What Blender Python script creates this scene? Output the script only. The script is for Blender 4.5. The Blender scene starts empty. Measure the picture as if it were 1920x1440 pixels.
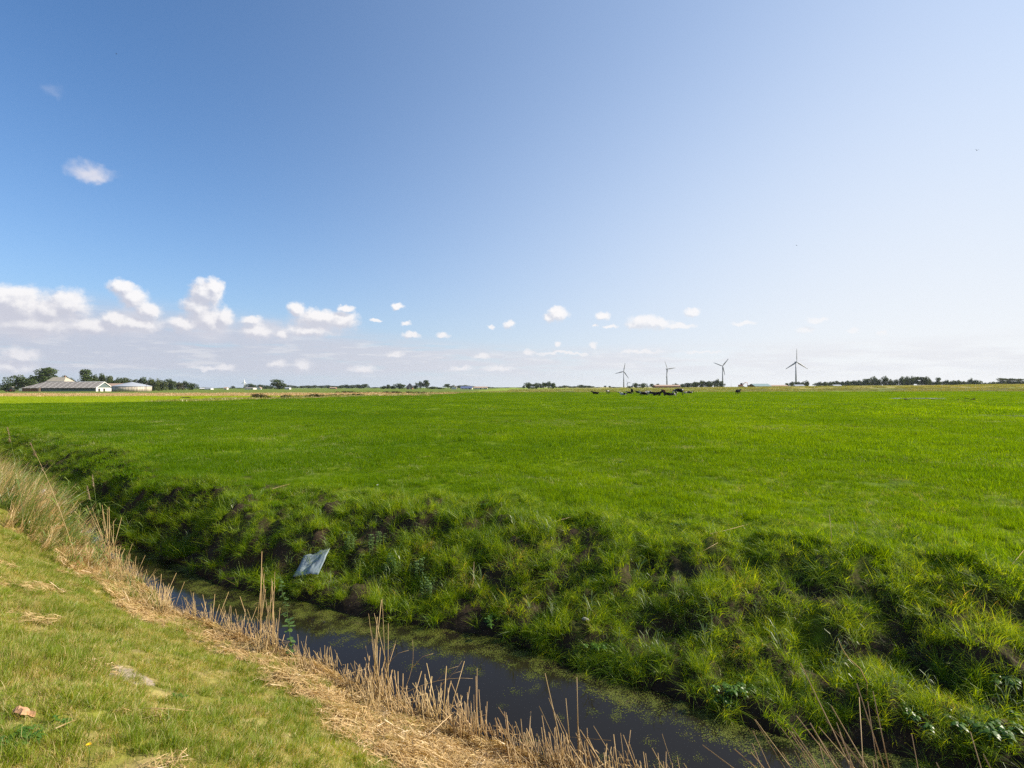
import bpy, bmesh, math, random
import numpy as np
from mathutils import Vector, Matrix, Euler
R = math.radians
scene = bpy.context.scene
COL = scene.collection
random.seed(7)
RNG = np.random.default_rng(11)

# ---------------------------------------------------------------- camera
EYE = 3.0                                   # metres above the ditch water; the field lies at z = 1
cam_data = bpy.data.cameras.new("camera")
cam_data.sensor_width = 36.0
cam_data.lens = 18.75
cam_data.clip_start = 0.05
cam_data.clip_end = 30000.0
cam = bpy.data.objects.new("camera", cam_data)
COL.objects.link(cam)
cam.matrix_world = (Matrix.Translation((0, 0, EYE)) @ Matrix.Rotation(R(90.34), 4, 'X') @ Matrix.Rotation(R(-0.12), 4, 'Z'))
scene.camera = cam

# ---------------------------------------------------------------- sun, exposure
SUN_EL, SUN_AZ = 34.0, 84.0                 # azimuth to the right of the view direction
sd = Vector((math.sin(R(SUN_AZ)) * math.cos(R(SUN_EL)), math.cos(R(SUN_AZ)) * math.cos(R(SUN_EL)), math.sin(R(SUN_EL))))
sl = bpy.data.lights.new("sun", 'SUN')
sl.energy = 5.0
sl.angle = R(0.5)
sl.color = (1.0, 0.90, 0.74)
so = bpy.data.objects.new("sun", sl)
COL.objects.link(so)
so.rotation_euler = (-sd).to_track_quat('-Z', 'Y').to_euler()
so.location = (40, 20, 60)
scene.view_settings.view_transform = 'Standard'
scene.view_settings.look = 'None'
scene.view_settings.exposure = 0.85
scene.view_settings.gamma = 1.0
scene.cycles.max_bounces = 6
scene.cycles.transparent_max_bounces = 4
scene.cycles.volume_bounces = 0
scene.cycles.use_denoising = False
scene.cycles.use_adaptive_sampling = False

# ---------------------------------------------------------------- world: Nishita sky with clouds
class NT:
    """tiny helper for writing node trees"""
    def __init__(s, nt): s.nt = nt
    def n(s, t, **k):
        nd = s.nt.nodes.new(t)
        for a, v in k.items(): setattr(nd, a, v)
        return nd
    def put(s, sock, v):
        if isinstance(v, bpy.types.NodeSocket): s.nt.links.new(v, sock)
        elif v is not None: sock.default_value = v
    def m(s, op, a, b=None, c=None, clamp=False):
        nd = s.n('ShaderNodeMath', operation=op, use_clamp=clamp)
        for i, v in enumerate((a, b, c)):
            if v is not None: s.put(nd.inputs[i], v)
        return nd.outputs[0]
    def v(s, op, a, b=None, scale=None):
        nd = s.n('ShaderNodeVectorMath', operation=op)
        s.put(nd.inputs[0], a)
        if b is not None: s.put(nd.inputs[1], b)
        if scale is not None: s.put(nd.inputs['Scale'], scale)
        return nd.outputs['Value'] if op in ('LENGTH', 'DOT_PRODUCT', 'DISTANCE') else nd.outputs[0]
    def noise(s, vec, scale, detail=4, rough=0.5, w=None, dist=0):
        nd = s.n('ShaderNodeTexNoise')
        if vec is not None: s.put(nd.inputs['Vector'], vec)
        nd.inputs['Scale'].default_value = scale
        nd.inputs['Detail'].default_value = detail
        nd.inputs['Roughness'].default_value = rough
        nd.inputs['Distortion'].default_value = dist
        return nd.outputs[0]
    def noisec(s, vec, scale, detail=3):
        nd = s.n('ShaderNodeTexNoise')
        s.put(nd.inputs['Vector'], vec)
        nd.inputs['Scale'].default_value = scale
        nd.inputs['Detail'].default_value = detail
        return nd.outputs[1]
    def ramp(s, x, a, b, o0=0.0, o1=1.0, kind='SMOOTHSTEP'):
        nd = s.n('ShaderNodeMapRange', interpolation_type=kind)
        s.put(nd.inputs[0], x)
        s.put(nd.inputs[1], a); s.put(nd.inputs[2], b); s.put(nd.inputs[3], o0); s.put(nd.inputs[4], o1)
        return nd.outputs[0]
    def mix(s, f, a, b, blend='MIX'):
        nd = s.n('ShaderNodeMix', data_type='RGBA', blend_type=blend)
        s.put(nd.inputs[0], f)
        s.put(nd.inputs[6], a if isinstance(a, bpy.types.NodeSocket) else (*a, 1)[:4])
        s.put(nd.inputs[7], b if isinstance(b, bpy.types.NodeSocket) else (*b, 1)[:4])
        return nd.outputs[2]
    def xyz(s, x, y, z):
        nd = s.n('ShaderNodeCombineXYZ')
        for i, v in enumerate((x, y, z)): s.put(nd.inputs[i], v)
        return nd.outputs[0]

def px2ae(px, py):
    az = math.atan((px - 960) / 1000.0)
    el = math.atan((726 + 2 - 4 * px / 1920.0 - py) / 1000.0 * math.cos(az))
    return az, el

# cumulus clouds: picture column, row, half width, half height
BLOBS = [
 (10,560,75,26),(40,575,60,40),(-60,570,70,40),(125,570,52,30),(95,585,60,36),(60,610,110,30),(175,615,60,22),
 (228,540,28,17),(250,560,34,22),(278,582,30,16),(255,608,60,16),(215,600,30,16),
 (385,552,34,26),(402,540,20,20),(370,575,34,24),(392,600,46,30),(420,592,20,20),(345,610,36,18),
 (470,603,26,12),(480,622,34,14),(556,582,20,14),(600,598,54,20),(640,601,34,19),(580,620,60,14),(648,577,18,8),
 (745,575,17,9),(762,606,12,5),(770,628,22,9),(832,627,17,9),(707,600,16,5),(530,628,22,10),
 (567,688,22,15),(520,684,18,9),(680,693,30,9),(420,690,22,8),(390,690,40,6),(40,668,44,20),(20,690,60,18),
 (922,612,8,6),(956,610,14,9),(1047,589,27,17),(1030,595,14,10),(1131,593,19,10),(1143,614,20,4),(1115,613,8,4),
 (1205,603,36,18),(1232,608,44,14),(1275,612,42,8),(1192,610,24,12),(1299,587,22,10),(1395,608,30,6),
 (1533,599,30,9),(1512,619,28,9),(1600,619,16,7),(1652,622,16,6),(992,660,16,9),(1046,645,8,9),(1113,648,9,8),
 (905,668,22,8),(935,692,44,8),(865,690,30,7),(1060,662,90,4),(1200,660,60,5),(1320,660,60,3),(740,665,24,8),
]
SOFT = [(165,320,62,24),(180,332,44,14),(90,163,34,16),(105,175,22,9)]

def blob_group(name, blobs, warp1, warp2):
    g = bpy.data.node_groups.new(name, 'ShaderNodeTree')
    g.interface.new_socket("P", in_out='INPUT', socket_type='NodeSocketVector')
    g.interface.new_socket("F", in_out='OUTPUT', socket_type='NodeSocketFloat')
    t = NT(g)
    gi = t.n('NodeGroupInput'); go = t.n('NodeGroupOutput')
    P = gi.outputs[0]
    w = t.v('SUBTRACT', t.noisec(P, 34.0, 4), (0.5, 0.5, 0.5))
    w2 = t.v('SUBTRACT', t.noisec(P, 110.0, 3), (0.5, 0.5, 0.5))
    Pw = t.v('ADD', P, t.v('SCALE', w, scale=warp1))
    Pw = t.v('ADD', Pw, t.v('SCALE', w2, scale=warp2))
    Pw = t.v('MULTIPLY', Pw, (1, 1, 0))
    F = None
    for px, py, hw, hh in blobs:
        a, e = px2ae(px, py)
        ca = math.cos(a)
        big = 1.22 if px < 700 and hh > 7 and len(blobs) > 10 else 1.0
        rx, ry = big * hw / 1000.0 * ca * ca, big * hh / 1000.0 * ca
        d = t.v('LENGTH', t.v('MULTIPLY', t.v('SUBTRACT', Pw, (a, e, 0)), (1 / rx, 1 / ry, 0)))
        F = t.m('MULTIPLY', d, 1.0) if F is None else t.m('SMOOTH_MIN', F, d, 0.35)
    fine = t.m('MULTIPLY', t.m('SUBTRACT', t.noise(P, 85.0, 4, 0.6), 0.5), 0.5)
    t.put(go.inputs[0], t.m('ADD', t.m('SUBTRACT', 0.98, F), fine))
    return g

world = bpy.data.worlds.new("World")
scene.world = world
world.use_nodes = True
wt = world.node_tree
wt.nodes.clear()
w = NT(wt)
out = w.n('ShaderNodeOutputWorld')
bg = w.n('ShaderNodeBackground')
wt.links.new(bg.outputs[0], out.inputs[0])
sky = w.n('ShaderNodeTexSky', sky_type='NISHITA')
sky.sun_disc = False
sky.sun_elevation = R(SUN_EL)
sky.sun_rotation = R(SUN_AZ)
sky.altitude = 0
sky.air_density = 1.0
sky.dust_density = 0.8
sky.ozone_density = 2.0
D = w.n('ShaderNodeTexCoord').outputs['Generated']
sep = w.n('ShaderNodeSeparateXYZ'); w.put(sep.inputs[0], D)
az = w.m('ARCTAN2', sep.outputs[0], sep.outputs[1])
el = w.m('ARCSINE', sep.outputs[2])
P = w.xyz(az, el, 0.0)
SKYSTR = 0.066
K = 1.0 / SKYSTR * 2 ** -0.85
def sc(c): return tuple(x * K for x in c)
base = sky.outputs[0]
base = w.mix(1.0, base, (0.77, 1.13, 1.46), 'MULTIPLY')
# bright aureole spreading from the sun through thin high haze
gd = Vector((math.sin(R(74)) * math.cos(R(12)), math.cos(R(74)) * math.cos(R(12)), math.sin(R(12))))   # the haze is thickest low under the sun
sa = w.v('DOT_PRODUCT', D, tuple(gd))
glow2 = w.ramp(sa, -0.30, 1.0, 0.0, 0.90)
glow2 = w.m('MULTIPLY', glow2, w.ramp(el, 0.10, 0.66, 1.0, 0.52))
base = w.mix(glow2, base, sc((0.60, 0.735, 0.94)))
# pale band of distant haze above the horizon
hz = w.m('POWER', 2.718, w.m('MULTIPLY', w.m('MAXIMUM', el, 0.0), w.ramp(az, -0.5, 0.75, -8.0, -2.6)))
right = w.ramp(az, -0.7, 0.7)
hcol = w.mix(right, sc((0.53, 0.61, 0.74)), sc((0.97, 0.965, 0.955)))
base = w.mix(w.m('MULTIPLY', hz, 0.94), base, hcol)
# flat cloud sheets low over the horizon
Ps = w.v('MULTIPLY', P, (7.0, 60.0, 0.0))
st = w.noise(Ps, 1.0, 5, 0.55)
lo = w.m('MULTIPLY', w.ramp(el, 0.004, 0.035), w.ramp(el, w.ramp(az, -0.7, 0.1, 0.15, 0.085), w.ramp(az, -0.7, 0.1, 0.09, 0.05), 0.0, 1.0))
stm = w.m('MULTIPLY', w.m('MULTIPLY', w.ramp(st, w.ramp(az, -0.6, 0.2, 0.24, 0.36), w.ramp(az, -0.6, 0.2, 0.46, 0.56)), lo), 0.82)
shc = w.mix(right, sc((0.57, 0.58, 0.68)), sc((0.83, 0.84, 0.88)))
whc = w.mix(right, sc((0.84, 0.81, 0.83)), sc((0.92, 0.93, 0.94)))
st2 = w.noise(w.v('MULTIPLY', P, (16.0, 110.0, 0.0)), 1.0, 4, 0.6)
base = w.mix(stm, base, w.mix(w.m('MULTIPLY', w.ramp(st2, 0.5, 0.66), 0.5), shc, whc))
# pale body of the cloud bank below the tops
BODY = [(55,598,140,44),(250,604,66,36),(392,608,66,42),(500,618,60,22),(605,606,84,28),(-60,590,90,60)]
gb = blob_group("cloud_bank", BODY, 0.02, 0.008)
nb = w.n('ShaderNodeGroup'); nb.node_tree = gb; w.put(nb.inputs[0], P)
base = w.mix(w.m('MULTIPLY', w.ramp(nb.outputs[0], -0.05, 0.7), 0.72), base, sc((0.68, 0.685, 0.76)))
# cumulus
g1 = blob_group("cumulus_field", BLOBS, 0.017, 0.011)
def fld(grp, p):
    nd = w.n('ShaderNodeGroup'); nd.node_tree = grp; w.put(nd.inputs[0], p); return nd.outputs[0]
F0 = fld(g1, P)
F1 = fld(g1, w.v('ADD', P, (0.007, 0.010, 0)))
dens = w.m('MULTIPLY', w.ramp(F0, 0.0, w.ramp(el, 0.02, 0.2, 0.80, 0.42)), w.ramp(az, 0.1, 0.65, 1.0, 0.6))
lit = w.ramp(w.m('SUBTRACT', F0, F1), -0.22, 0.42)
lit = w.m('MULTIPLY', lit, w.ramp(el, 0.03, 0.16, 0.55, 1.0))
ccol = w.mix(lit, w.mix(right, sc((0.60, 0.61, 0.70)), sc((0.80, 0.82, 0.87))), sc((1.02, 0.99, 0.98)))
base = w.mix(w.m('MULTIPLY', dens, 0.93), base, ccol)
g2 = blob_group("thin_cloud_field", SOFT, 0.03, 0.008)
F2 = fld(g2, P)
base = w.mix(w.m('MULTIPLY', w.ramp(F2, 0.0, 0.9), w.ramp(el, 0.33, 0.38, 0.8, 0.12)), base, sc((0.82, 0.80, 0.86)))
wt.links.new(base, bg.inputs[0])
bg.inputs[1].default_value = SKYSTR
world.cycles.sampling_method = 'MANUAL'
world.cycles.sample_map_resolution = 512

# ---------------------------------------------------------------- common helpers
def prop(o, label=None, cat=None, group=None, kind=None):
    if label: o['label'] = label
    if cat: o['category'] = cat
    if group: o['group'] = group
    if kind: o['kind'] = kind
    return o

def link(o, parent=None):
    COL.objects.link(o)
    if parent is not None: o.parent = parent
    return o

def hsh(ix, iy, seed):
    n = (ix.astype(np.int64) * 374761393 + iy.astype(np.int64) * 668265263 + seed * 1442695041) & 0xFFFFFFFF
    n = ((n ^ (n >> 13)) * 1274126177) & 0xFFFFFFFF
    return ((n ^ (n >> 16)) & 0xFFFFFF) / float(0xFFFFFF)

def vnoise(x, y, seed=0):
    x = np.asarray(x, float); y = np.asarray(y, float)
    ix = np.floor(x); iy = np.floor(y)
    fx = x - ix; fy = y - iy
    fx = fx * fx * (3 - 2 * fx); fy = fy * fy * (3 - 2 * fy)
    a = hsh(ix, iy, seed); b = hsh(ix + 1, iy, seed); c = hsh(ix, iy + 1, seed); d = hsh(ix + 1, iy + 1, seed)
    return (a * (1 - fx) + b * fx) * (1 - fy) + (c * (1 - fx) + d * fx) * fy

def fbm(x, y, seed=0, oct=4):
    s = 0; a = 0.5; t = 0
    for i in range(oct):
        s = s + a * vnoise(x * 2 ** i, y * 2 ** i, seed + i * 17); t += a; a *= 0.5
    return s / t

def sstep(a, b, x):
    t = np.clip((x - a) / (b - a), 0, 1)
    return t * t * (3 - 2 * t)

# ---------------------------------------------------------------- the lie of the land
NX = [-60, -30, -20, -12.75, -8, -4.5, -3, -1.5, -0.3, 1.09, 2.0, 5, 15, 60]
NY = [46, 27, 19, 13.7, 9.95, 7.1, 6.25, 5.25, 4.5, 3.85, 3.3, 1.6, -3.9, -29]
FX = [-60, -30, -20, -12.75, -7.5, -4.2, -1.8, -0.06, 0.88, 2.42, 5, 15, 60]
FY = [47.6, 28.4, 20.4, 14.9, 10.3, 7.95, 6.9, 6.33, 5.5, 4.66, 3.2, -2.2, -27]
DENSE_X = np.linspace(-60, 60, 2401)
def smooth(a, n=9):
    k = np.hanning(n + 2)[1:-1]; k /= k.sum()
    return np.convolve(np.pad(a, n // 2, mode='edge'), k, mode='valid')
NYD = smooth(np.interp(DENSE_X, NX, NY), 17) + (fbm(DENSE_X * 1.1, DENSE_X * 0, 5) - 0.5) * 0.25
FYD = smooth(np.interp(DENSE_X, FX, FY), 17) + (fbm(DENSE_X * 0.9, DENSE_X * 0, 9) - 0.5) * 0.45
def sn_of(x, y): return (np.interp(x, DENSE_X, NYD) - y) * 0.88       # > 0 on the near bank
def sf_of(x, y): return (y - np.interp(x, DENSE_X, FYD)) * 0.89       # > 0 on the far bank

def dike_top(x, y):
    # the raised road bank beyond the pasture, higher to the right
    a = x / np.maximum(y, 1)                       # direction, only to say which stretch of the bank it is
    return np.interp(x, [-60, -22, 20, 70, 110, 150, 225, 260], [1.0, 1.0, 1.75, 1.95, 2.35, 2.85, 3.05, 3.7])

def height(x, y):
    x = np.asarray(x, float); y = np.asarray(y, float)
    sn = sn_of(x, y); sf = sf_of(x, y)
    # near bank: gentle mown bank
    zn = np.interp(sn, [-2, -0.1, 0.0, 0.35, 0.9, 2.4, 4.0, 7.0], [-0.5, -0.12, 0.02, 0.15, 0.40, 1.12, 1.36, 1.42])
    zn = zn + 0.42 * sstep(-6.2, -8.6, x) * sstep(0.0, 0.5, sn) * (1 - sstep(1.6, 3.4, sn))
    zn = zn + (fbm(x * 1.3, y * 1.3, 3) - 0.5) * 0.22 * sstep(0.1, 1.0, sn) + (fbm(x * 6, y * 6, 4) - 0.5) * 0.06 * sstep(0.0, .3, sn)
    # far bank: steep, lumpy and grown over
    wob = (fbm(x * 0.8, y * 0.8, 21) - 0.5) * 1.3
    steep = np.interp(x, [-14, -10.5, -8, -5, 0, 4, 8], [1.8, 1.5, 0.85, 1.3, 2.2, 2.5, 2.5])
    t = np.clip((sf + wob * sstep(0.1, 0.8, sf)) / steep, -1, 2)
    zf = np.interp(t, [-1, -0.05, 0.0, 0.06, 0.28, 0.45, 0.62, 0.85, 1.05, 2], [-0.5, -0.12, 0.0, 0.12, 0.26, 0.52, 0.66, 0.92, 1.0, 1.0])
    lump = (fbm(x * 2.3, y * 2.3, 31) - 0.5) * 0.45 + (fbm(x * 6.5, y * 6.5, 33) - 0.5) * 0.22
    bankw = sstep(0.0, 0.35, sf) * (1 - sstep(steep * 0.9, steep * 1.7 + 0.8, sf))
    zf = zf + lump * bankw
    zf = zf + sstep(0.4, 4, sf) * ((fbm(x * 0.55, y * 0.55, 41) - 0.5) * 0.16 + (fbm(x * 2.1, y * 2.1, 43) - 0.5) * 0.07)
    # beyond the pasture
    dt = dike_top(x, y)
    bump = sstep(205, 232, y) * (1 - sstep(380, 520, y))
    rough = (fbm(x * 0.05, y * 0.11, 51) - 0.5) * 0.35
    zf = zf + (dt - 1.0) * bump + rough * bump * sstep(20, 60, x)
    # shallow field ditches seen as dark lines
    zf = zf - 0.6 * np.exp(-((y - 203) / 3.0) ** 2) * sstep(-20, 30, x)
    z = np.where(sn > 0, zn, np.where(sf > 0, zf, -0.25))
    z = np.where((sn <= 0) & (sf <= 0), np.maximum(-0.30, np.maximum(-0.25 , -0.05 + 0.8 * np.maximum(sn, sf))), z)
    return z

def zat(x, y): return float(height(np.array([x]), np.array([y]))[0])

def pos(px, Y):
    """ground point Y metres out in the direction of picture column px"""
    x = (px - 960) / 1000.0 * Y
    return x, Y, zat(x, Y)

# ---------------------------------------------------------------- materials
def new_mat(name):
    m = bpy.data.materials.new(name); m.use_nodes = True
    nt = m.node_tree; nt.nodes.clear()
    t = NT(nt)
    o = t.n('ShaderNodeOutputMaterial')
    return m, t, o

def simple(name, col, rough=0.7, var=0.15, scale=3.0, spec=0.3, metal=0.0, bump=0.0):
    m, t, o = new_mat(name)
    b = t.n('ShaderNodeBsdfPrincipled')
    P_ = t.n('ShaderNodeTexCoord').outputs['Object']
    nz = t.noise(P_, scale, 5, 0.6)
    c = t.mix(t.ramp(nz, 0.3, 0.7), tuple(x * (1 - var) for x in col), tuple(min(1, x * (1 + var)) for x in col))
    t.put(b.inputs['Base Color'], c)
    b.inputs['Roughness'].default_value = rough
    b.inputs['Specular IOR Level'].default_value = spec
    b.inputs['Metallic'].default_value = metal
    if bump:
        bn = t.n('ShaderNodeBump'); bn.inputs['Strength'].default_value = bump; bn.inputs['Distance'].default_value = 0.02
        t.put(bn.inputs['Height'], nz); t.put(b.inputs['Normal'], bn.outputs[0])
    t.put(o.inputs[0], b.outputs[0])
    return m

def leaf_mat(name, cols, dry, trans=0.45, vscale=(0.35, 1.6), gloss=0.06, rough=0.45, dry_bias=0.5, tcol=1.25):
    """blades and leaves: 'cols' two greens mixed over the ground by noise, 'dry' colour for the blades whose attribute says so"""
    m, t, o = new_mat(name)
    pos_ = t.n('ShaderNodeNewGeometry').outputs['Position']
    at = t.n('ShaderNodeAttribute', attribute_name='tone')
    tone = at.outputs['Fac']
    rnd = t.n('ShaderNodeObjectInfo').outputs['Random']
    n1 = t.noise(pos_, vscale[0], 4, 0.6)
    n2 = t.noise(pos_, vscale[1], 3, 0.6)
    f = t.m('ADD', t.m('MULTIPLY', n1, 0.6), t.m('ADD', t.m('MULTIPLY', n2, 0.3), t.m('MULTIPLY', t.m('SUBTRACT', tone, 0.5), 0.48)))
    f = t.ramp(f, 0.32, 0.60, 0, 1, 'LINEAR')
    c = t.mix(f, cols[0], cols[1])
    db = t.m('ADD', t.m('MULTIPLY', t.m('SUBTRACT', n2, 0.5), 0.9), t.m('ADD', t.m('MULTIPLY', t.m('SUBTRACT', n1, 0.5), 1.2), tone))
    dm = t.ramp(db, dry_bias, dry_bias + 0.10)
    c = t.mix(dm, c, dry)
    c = t.mix(1.0, c, t.mix(t.m('MULTIPLY', rnd, 0.5), (1, 1, 1), (0.75, 0.85, 0.7)), 'MULTIPLY')
    d = t.n('ShaderNodeBsdfDiffuse'); t.put(d.inputs[0], c)
    tr = t.n('ShaderNodeBsdfTranslucent')
    t.put(tr.inputs[0], t.mix(1.0, c, (tcol * 1.30, tcol * 1.08, tcol * 0.25), 'MULTIPLY'))
    mx = t.n('ShaderNodeMixShader'); mx.inputs[0].default_value = trans
    t.put(mx.inputs[1], d.outputs[0]); t.put(mx.inputs[2], tr.outputs[0])
    gl = t.n('ShaderNodeBsdfGlossy'); gl.inputs['Roughness'].default_value = rough; gl.inputs[0].default_value = (1, 1, 1, 1)
    m2 = t.n('ShaderNodeMixShader'); m2.inputs[0].default_value = gloss
    t.put(m2.inputs[1], mx.outputs[0]); t.put(m2.inputs[2], gl.outputs[0])
    t.put(o.inputs[0], m2.outputs[0])
    return m

MAT = {}
MAT['meadow'] = leaf_mat('meadow_grass', ((0.085, 0.175, 0.002), (0.235, 0.365, 0.003)), (0.26, 0.22, 0.10), 0.58, (0.12, 0.9), gloss=0.006, dry_bias=1.15)
MAT['strip'] = leaf_mat('strip_grass', ((0.28, 0.37, 0.010), (0.36, 0.43, 0.012)), (0.26, 0.22, 0.10), 0.5, (0.05, 0.4), gloss=0.01, dry_bias=1.6)
MAT['bank'] = leaf_mat('bank_grass', ((0.095, 0.185, 0.004), (0.34, 0.45, 0.010)), (0.50, 0.38, 0.16), 0.55, (0.9, 3.0), gloss=0.02, dry_bias=1.07)
MAT['lawn'] = leaf_mat('lawn_grass', ((0.16, 0.23, 0.015), (0.40, 0.45, 0.045)), (0.58, 0.46, 0.22), 0.45, (1.6, 5.0), gloss=0.02, dry_bias=0.62)
MAT['straw'] = leaf_mat('straw', ((0.42, 0.275, 0.115), (0.60, 0.42, 0.20)), (0.24, 0.15, 0.07), 0.18, (1.5, 6.0), dry_bias=1.2, tcol=1.0)
MAT['reedgreen'] = leaf_mat('reed_leaf', ((0.12, 0.19, 0.02), (0.23, 0.29, 0.03)), (0.42, 0.33, 0.14), 0.5, (2.0, 6.0), dry_bias=0.95)
MAT['plume'] = leaf_mat('reed_plume', ((0.27, 0.18, 0.11), (0.36, 0.25, 0.15)), (0.36, 0.29, 0.13), 0.4, (2.0, 6.0), dry_bias=1.6, tcol=1.0)
MAT['weed'] = leaf_mat('weed_leaf', ((0.06, 0.14, 0.012), (0.10, 0.20, 0.02)), (0.3, 0.2, 0.08), 0.35, (2.0, 6.0), gloss=0.035, rough=0.4, dry_bias=1.5)
MAT['nettle'] = leaf_mat('nettle_leaf', ((0.09, 0.16, 0.035), (0.14, 0.22, 0.06)), (0.3, 0.2, 0.08), 0.35, (2.0, 6.0), gloss=0.05, rough=0.4, dry_bias=1.5)
MAT['tree'] = leaf_mat('tree_foliage', ((0.040, 0.066, 0.018), (0.085, 0.12, 0.030)), (0.12, 0.10, 0.04), 0.25, (0.08, 0.5), gloss=0.02, dry_bias=1.35)
MAT['trunk'] = simple('bark', (0.10, 0.08, 0.06), 0.9, 0.3, 4.0)
MAT['duck'] = leaf_mat('duckweed', ((0.10, 0.125, 0.012), (0.16, 0.175, 0.02)), (0.16, 0.13, 0.04), 0.2, (1.0, 4.0), gloss=0.05, dry_bias=0.9)

# ground: colours by zone come as an attribute of the land itself, texture by noise
def ground_mat():
    m, t, o = new_mat('ground_soil_and_turf')
    at = t.n('ShaderNodeAttribute', attribute_name='zone')
    pos_ = t.n('ShaderNodeNewGeometry').outputs['Position']
    b = t.n('ShaderNodeBsdfPrincipled')
    n = t.noise(pos_, 9.0, 6, 0.65)
    n2 = t.noise(pos_, 0.35, 4, 0.6)
    streak = t.noise(t.v('MULTIPLY', pos_, (0.05, 0.22, 0.2)), 1.0, 5, 0.6)
    v = t.m('MULTIPLY', t.ramp(n, 0.25, 0.75, 0.62, 1.35), t.m('MULTIPLY', t.ramp(n2, 0.3, 0.7, 0.85, 1.15), t.ramp(streak, 0.3, 0.7, 0.86, 1.13)))
    t.put(b.inputs['Base Color'], t.v('SCALE', at.outputs['Color'], scale=v))
    b.inputs['Roughness'].default_value = 0.95
    b.inputs['Specular IOR Level'].default_value = 0.1
    bn = t.n('ShaderNodeBump'); bn.inputs['Strength'].default_value = 0.8; bn.inputs['Distance'].default_value = 0.03
    t.put(bn.inputs['Height'], n); t.put(b.inputs['Normal'], bn.outputs[0])
    t.put(o.inputs[0], b.outputs[0])
    return m
MAT['ground'] = ground_mat()

def field_edge(x):
    """far edge of the pasture on the left: y of the boundary at x"""
    return np.interp(x, [-400, -150, -66, -45, -36, -30, -24, -14, 0, 400], [30, 48, 68, 80, 105, 135, 168, 196, 203, 203])

def zone_colour(x, y):
    sn = sn_of(x, y); sf = sf_of(x, y)
    n = fbm(x * 0.9, y * 0.9, 61); n5 = fbm(x * 4, y * 4, 62)
    def C(c): return np.array(c, float)[None, :]
    def mixc(a, b, f): return a * (1 - f[:, None]) + b * f[:, None]
    soil = C((0.040, 0.028, 0.018)); mud = C((0.030, 0.022, 0.015)); straw = C((0.30, 0.20, 0.09))
    lawn = mixc(C((0.17, 0.17, 0.03)), C((0.30, 0.24, 0.10)), sstep(0.48, 0.66, n5))
    green = mixc(C((0.075, 0.12, 0.004)), C((0.13, 0.18, 0.006)), sstep(0.35, 0.65, n))
    c = np.repeat(green, 1, axis=0)
    # far bank soil
    bk = (1 - sstep(1.7, 2.9, sf)) * sstep(0.3, 0.6, n5 + 0.2)
    c = mixc(c, soil, bk * (sf > 0))
    c = mixc(c, mud, (1 - sstep(0.05, 0.4, sf)) * (sf > 0))
    # near bank
    lw = litter_width(x)
    near = mixc(np.repeat(straw, len(x), 0), lawn, sstep(lw - 0.25, lw + 0.25, sn + (n5 - 0.5) * 0.6))
    c = np.where((sn > 0)[:, None], near, c)
    c = np.where(((sn <= 0) & (sf <= 0))[:, None], mud, c)
    # beyond the pasture on the left: bright strip, stubble strip, far grass
    fe = field_edge(x)
    nn = fbm(x * 0.02, y * 0.05, 71)
    far = (y > fe) & (x < 5)
    bright = np.repeat(C((0.26, 0.32, 0.013)), len(x), 0)
    stub = mixc(C((0.33, 0.24, 0.115)), C((0.22, 0.19, 0.08)), sstep(0.4, 0.65, fbm(x * 0.1, y * 0.4, 72)))
    fgr = mixc(C((0.10, 0.145, 0.02)), C((0.14, 0.18, 0.025)), sstep(0.35, 0.65, nn))
    cc = mixc(bright, stub, sstep(127 , 131, y + (nn - 0.5) * 6))
    # near the ditch end of the strip it turns to rough tan grass
    cc = mixc(cc, stub, sstep(-52, -40, x + 0.05 * y) * sstep(0, 1, y - fe))
    cc = mixc(cc, fgr, sstep(182, 190, y + (nn - 0.5) * 14))
    c = np.where(far[:, None], cc, c)
    # road bank on the right: dry grass
    r = (x >= -20) & (y > 204)
    dry = mixc(C((0.21, 0.22, 0.045)), C((0.34, 0.28, 0.09)), sstep(0.35, 0.6, fbm(x * 0.03, y * 0.15, 75)) * sstep(60, 130, x))
    low = mixc(C((0.14, 0.19, 0.03)), C((0.10, 0.10, 0.03)), sstep(0.4, 0.6, fbm(x * 0.06, y * 0.3, 76)))
    rc = mixc(low, dry, sstep(218, 226, y))
    rc = mixc(rc, C((0.20, 0.26, 0.03)), sstep(222, 230, y) * (1 - sstep(90, 120, x)))
    c = np.where(r[:, None], rc, c)
    return c

def litter_width(x):
    return np.interp(x, [-15, -8, -5, -3, -1.5, -0.6, 0.2, 1.5, 4], [1.2, 1.0, 0.5, 0.45, 0.7, 1.25, 2.1, 3.2, 4.0])

def axis(segs):
    v = [segs[0][0]]
    for a, b, st in segs:
        n = max(1, int(round((b - a) / st))); v += list(np.linspace(a, b, n + 1)[1:])
    return v
def grow(a, step, f, lim):
    v = []; 
    while abs(a) < lim:
        a += step; step *= f; v.append(a)
    return v
xs = axis([(-14, 9, 0.055)])
xs = [-q for q in grow(14, 0.08, 1.05, 9000)][::-1] + xs + grow(9, 0.08, 1.05, 9000)
ys = axis([(-3, 1.2, 0.25), (1.2, 17, 0.055)])
ys = [-3 - 30, -3 - 8] + ys
g_ = 17; st_ = 0.07
while g_ < 330:
    g_ += st_; st_ = min(st_ * 1.04, 1.6); ys.append(g_)
ys += grow(g_, 3, 1.12, 9000)
ys = [-9000, -800, -120] + ys
xs = np.array(xs); ys = np.array(ys)

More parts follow.
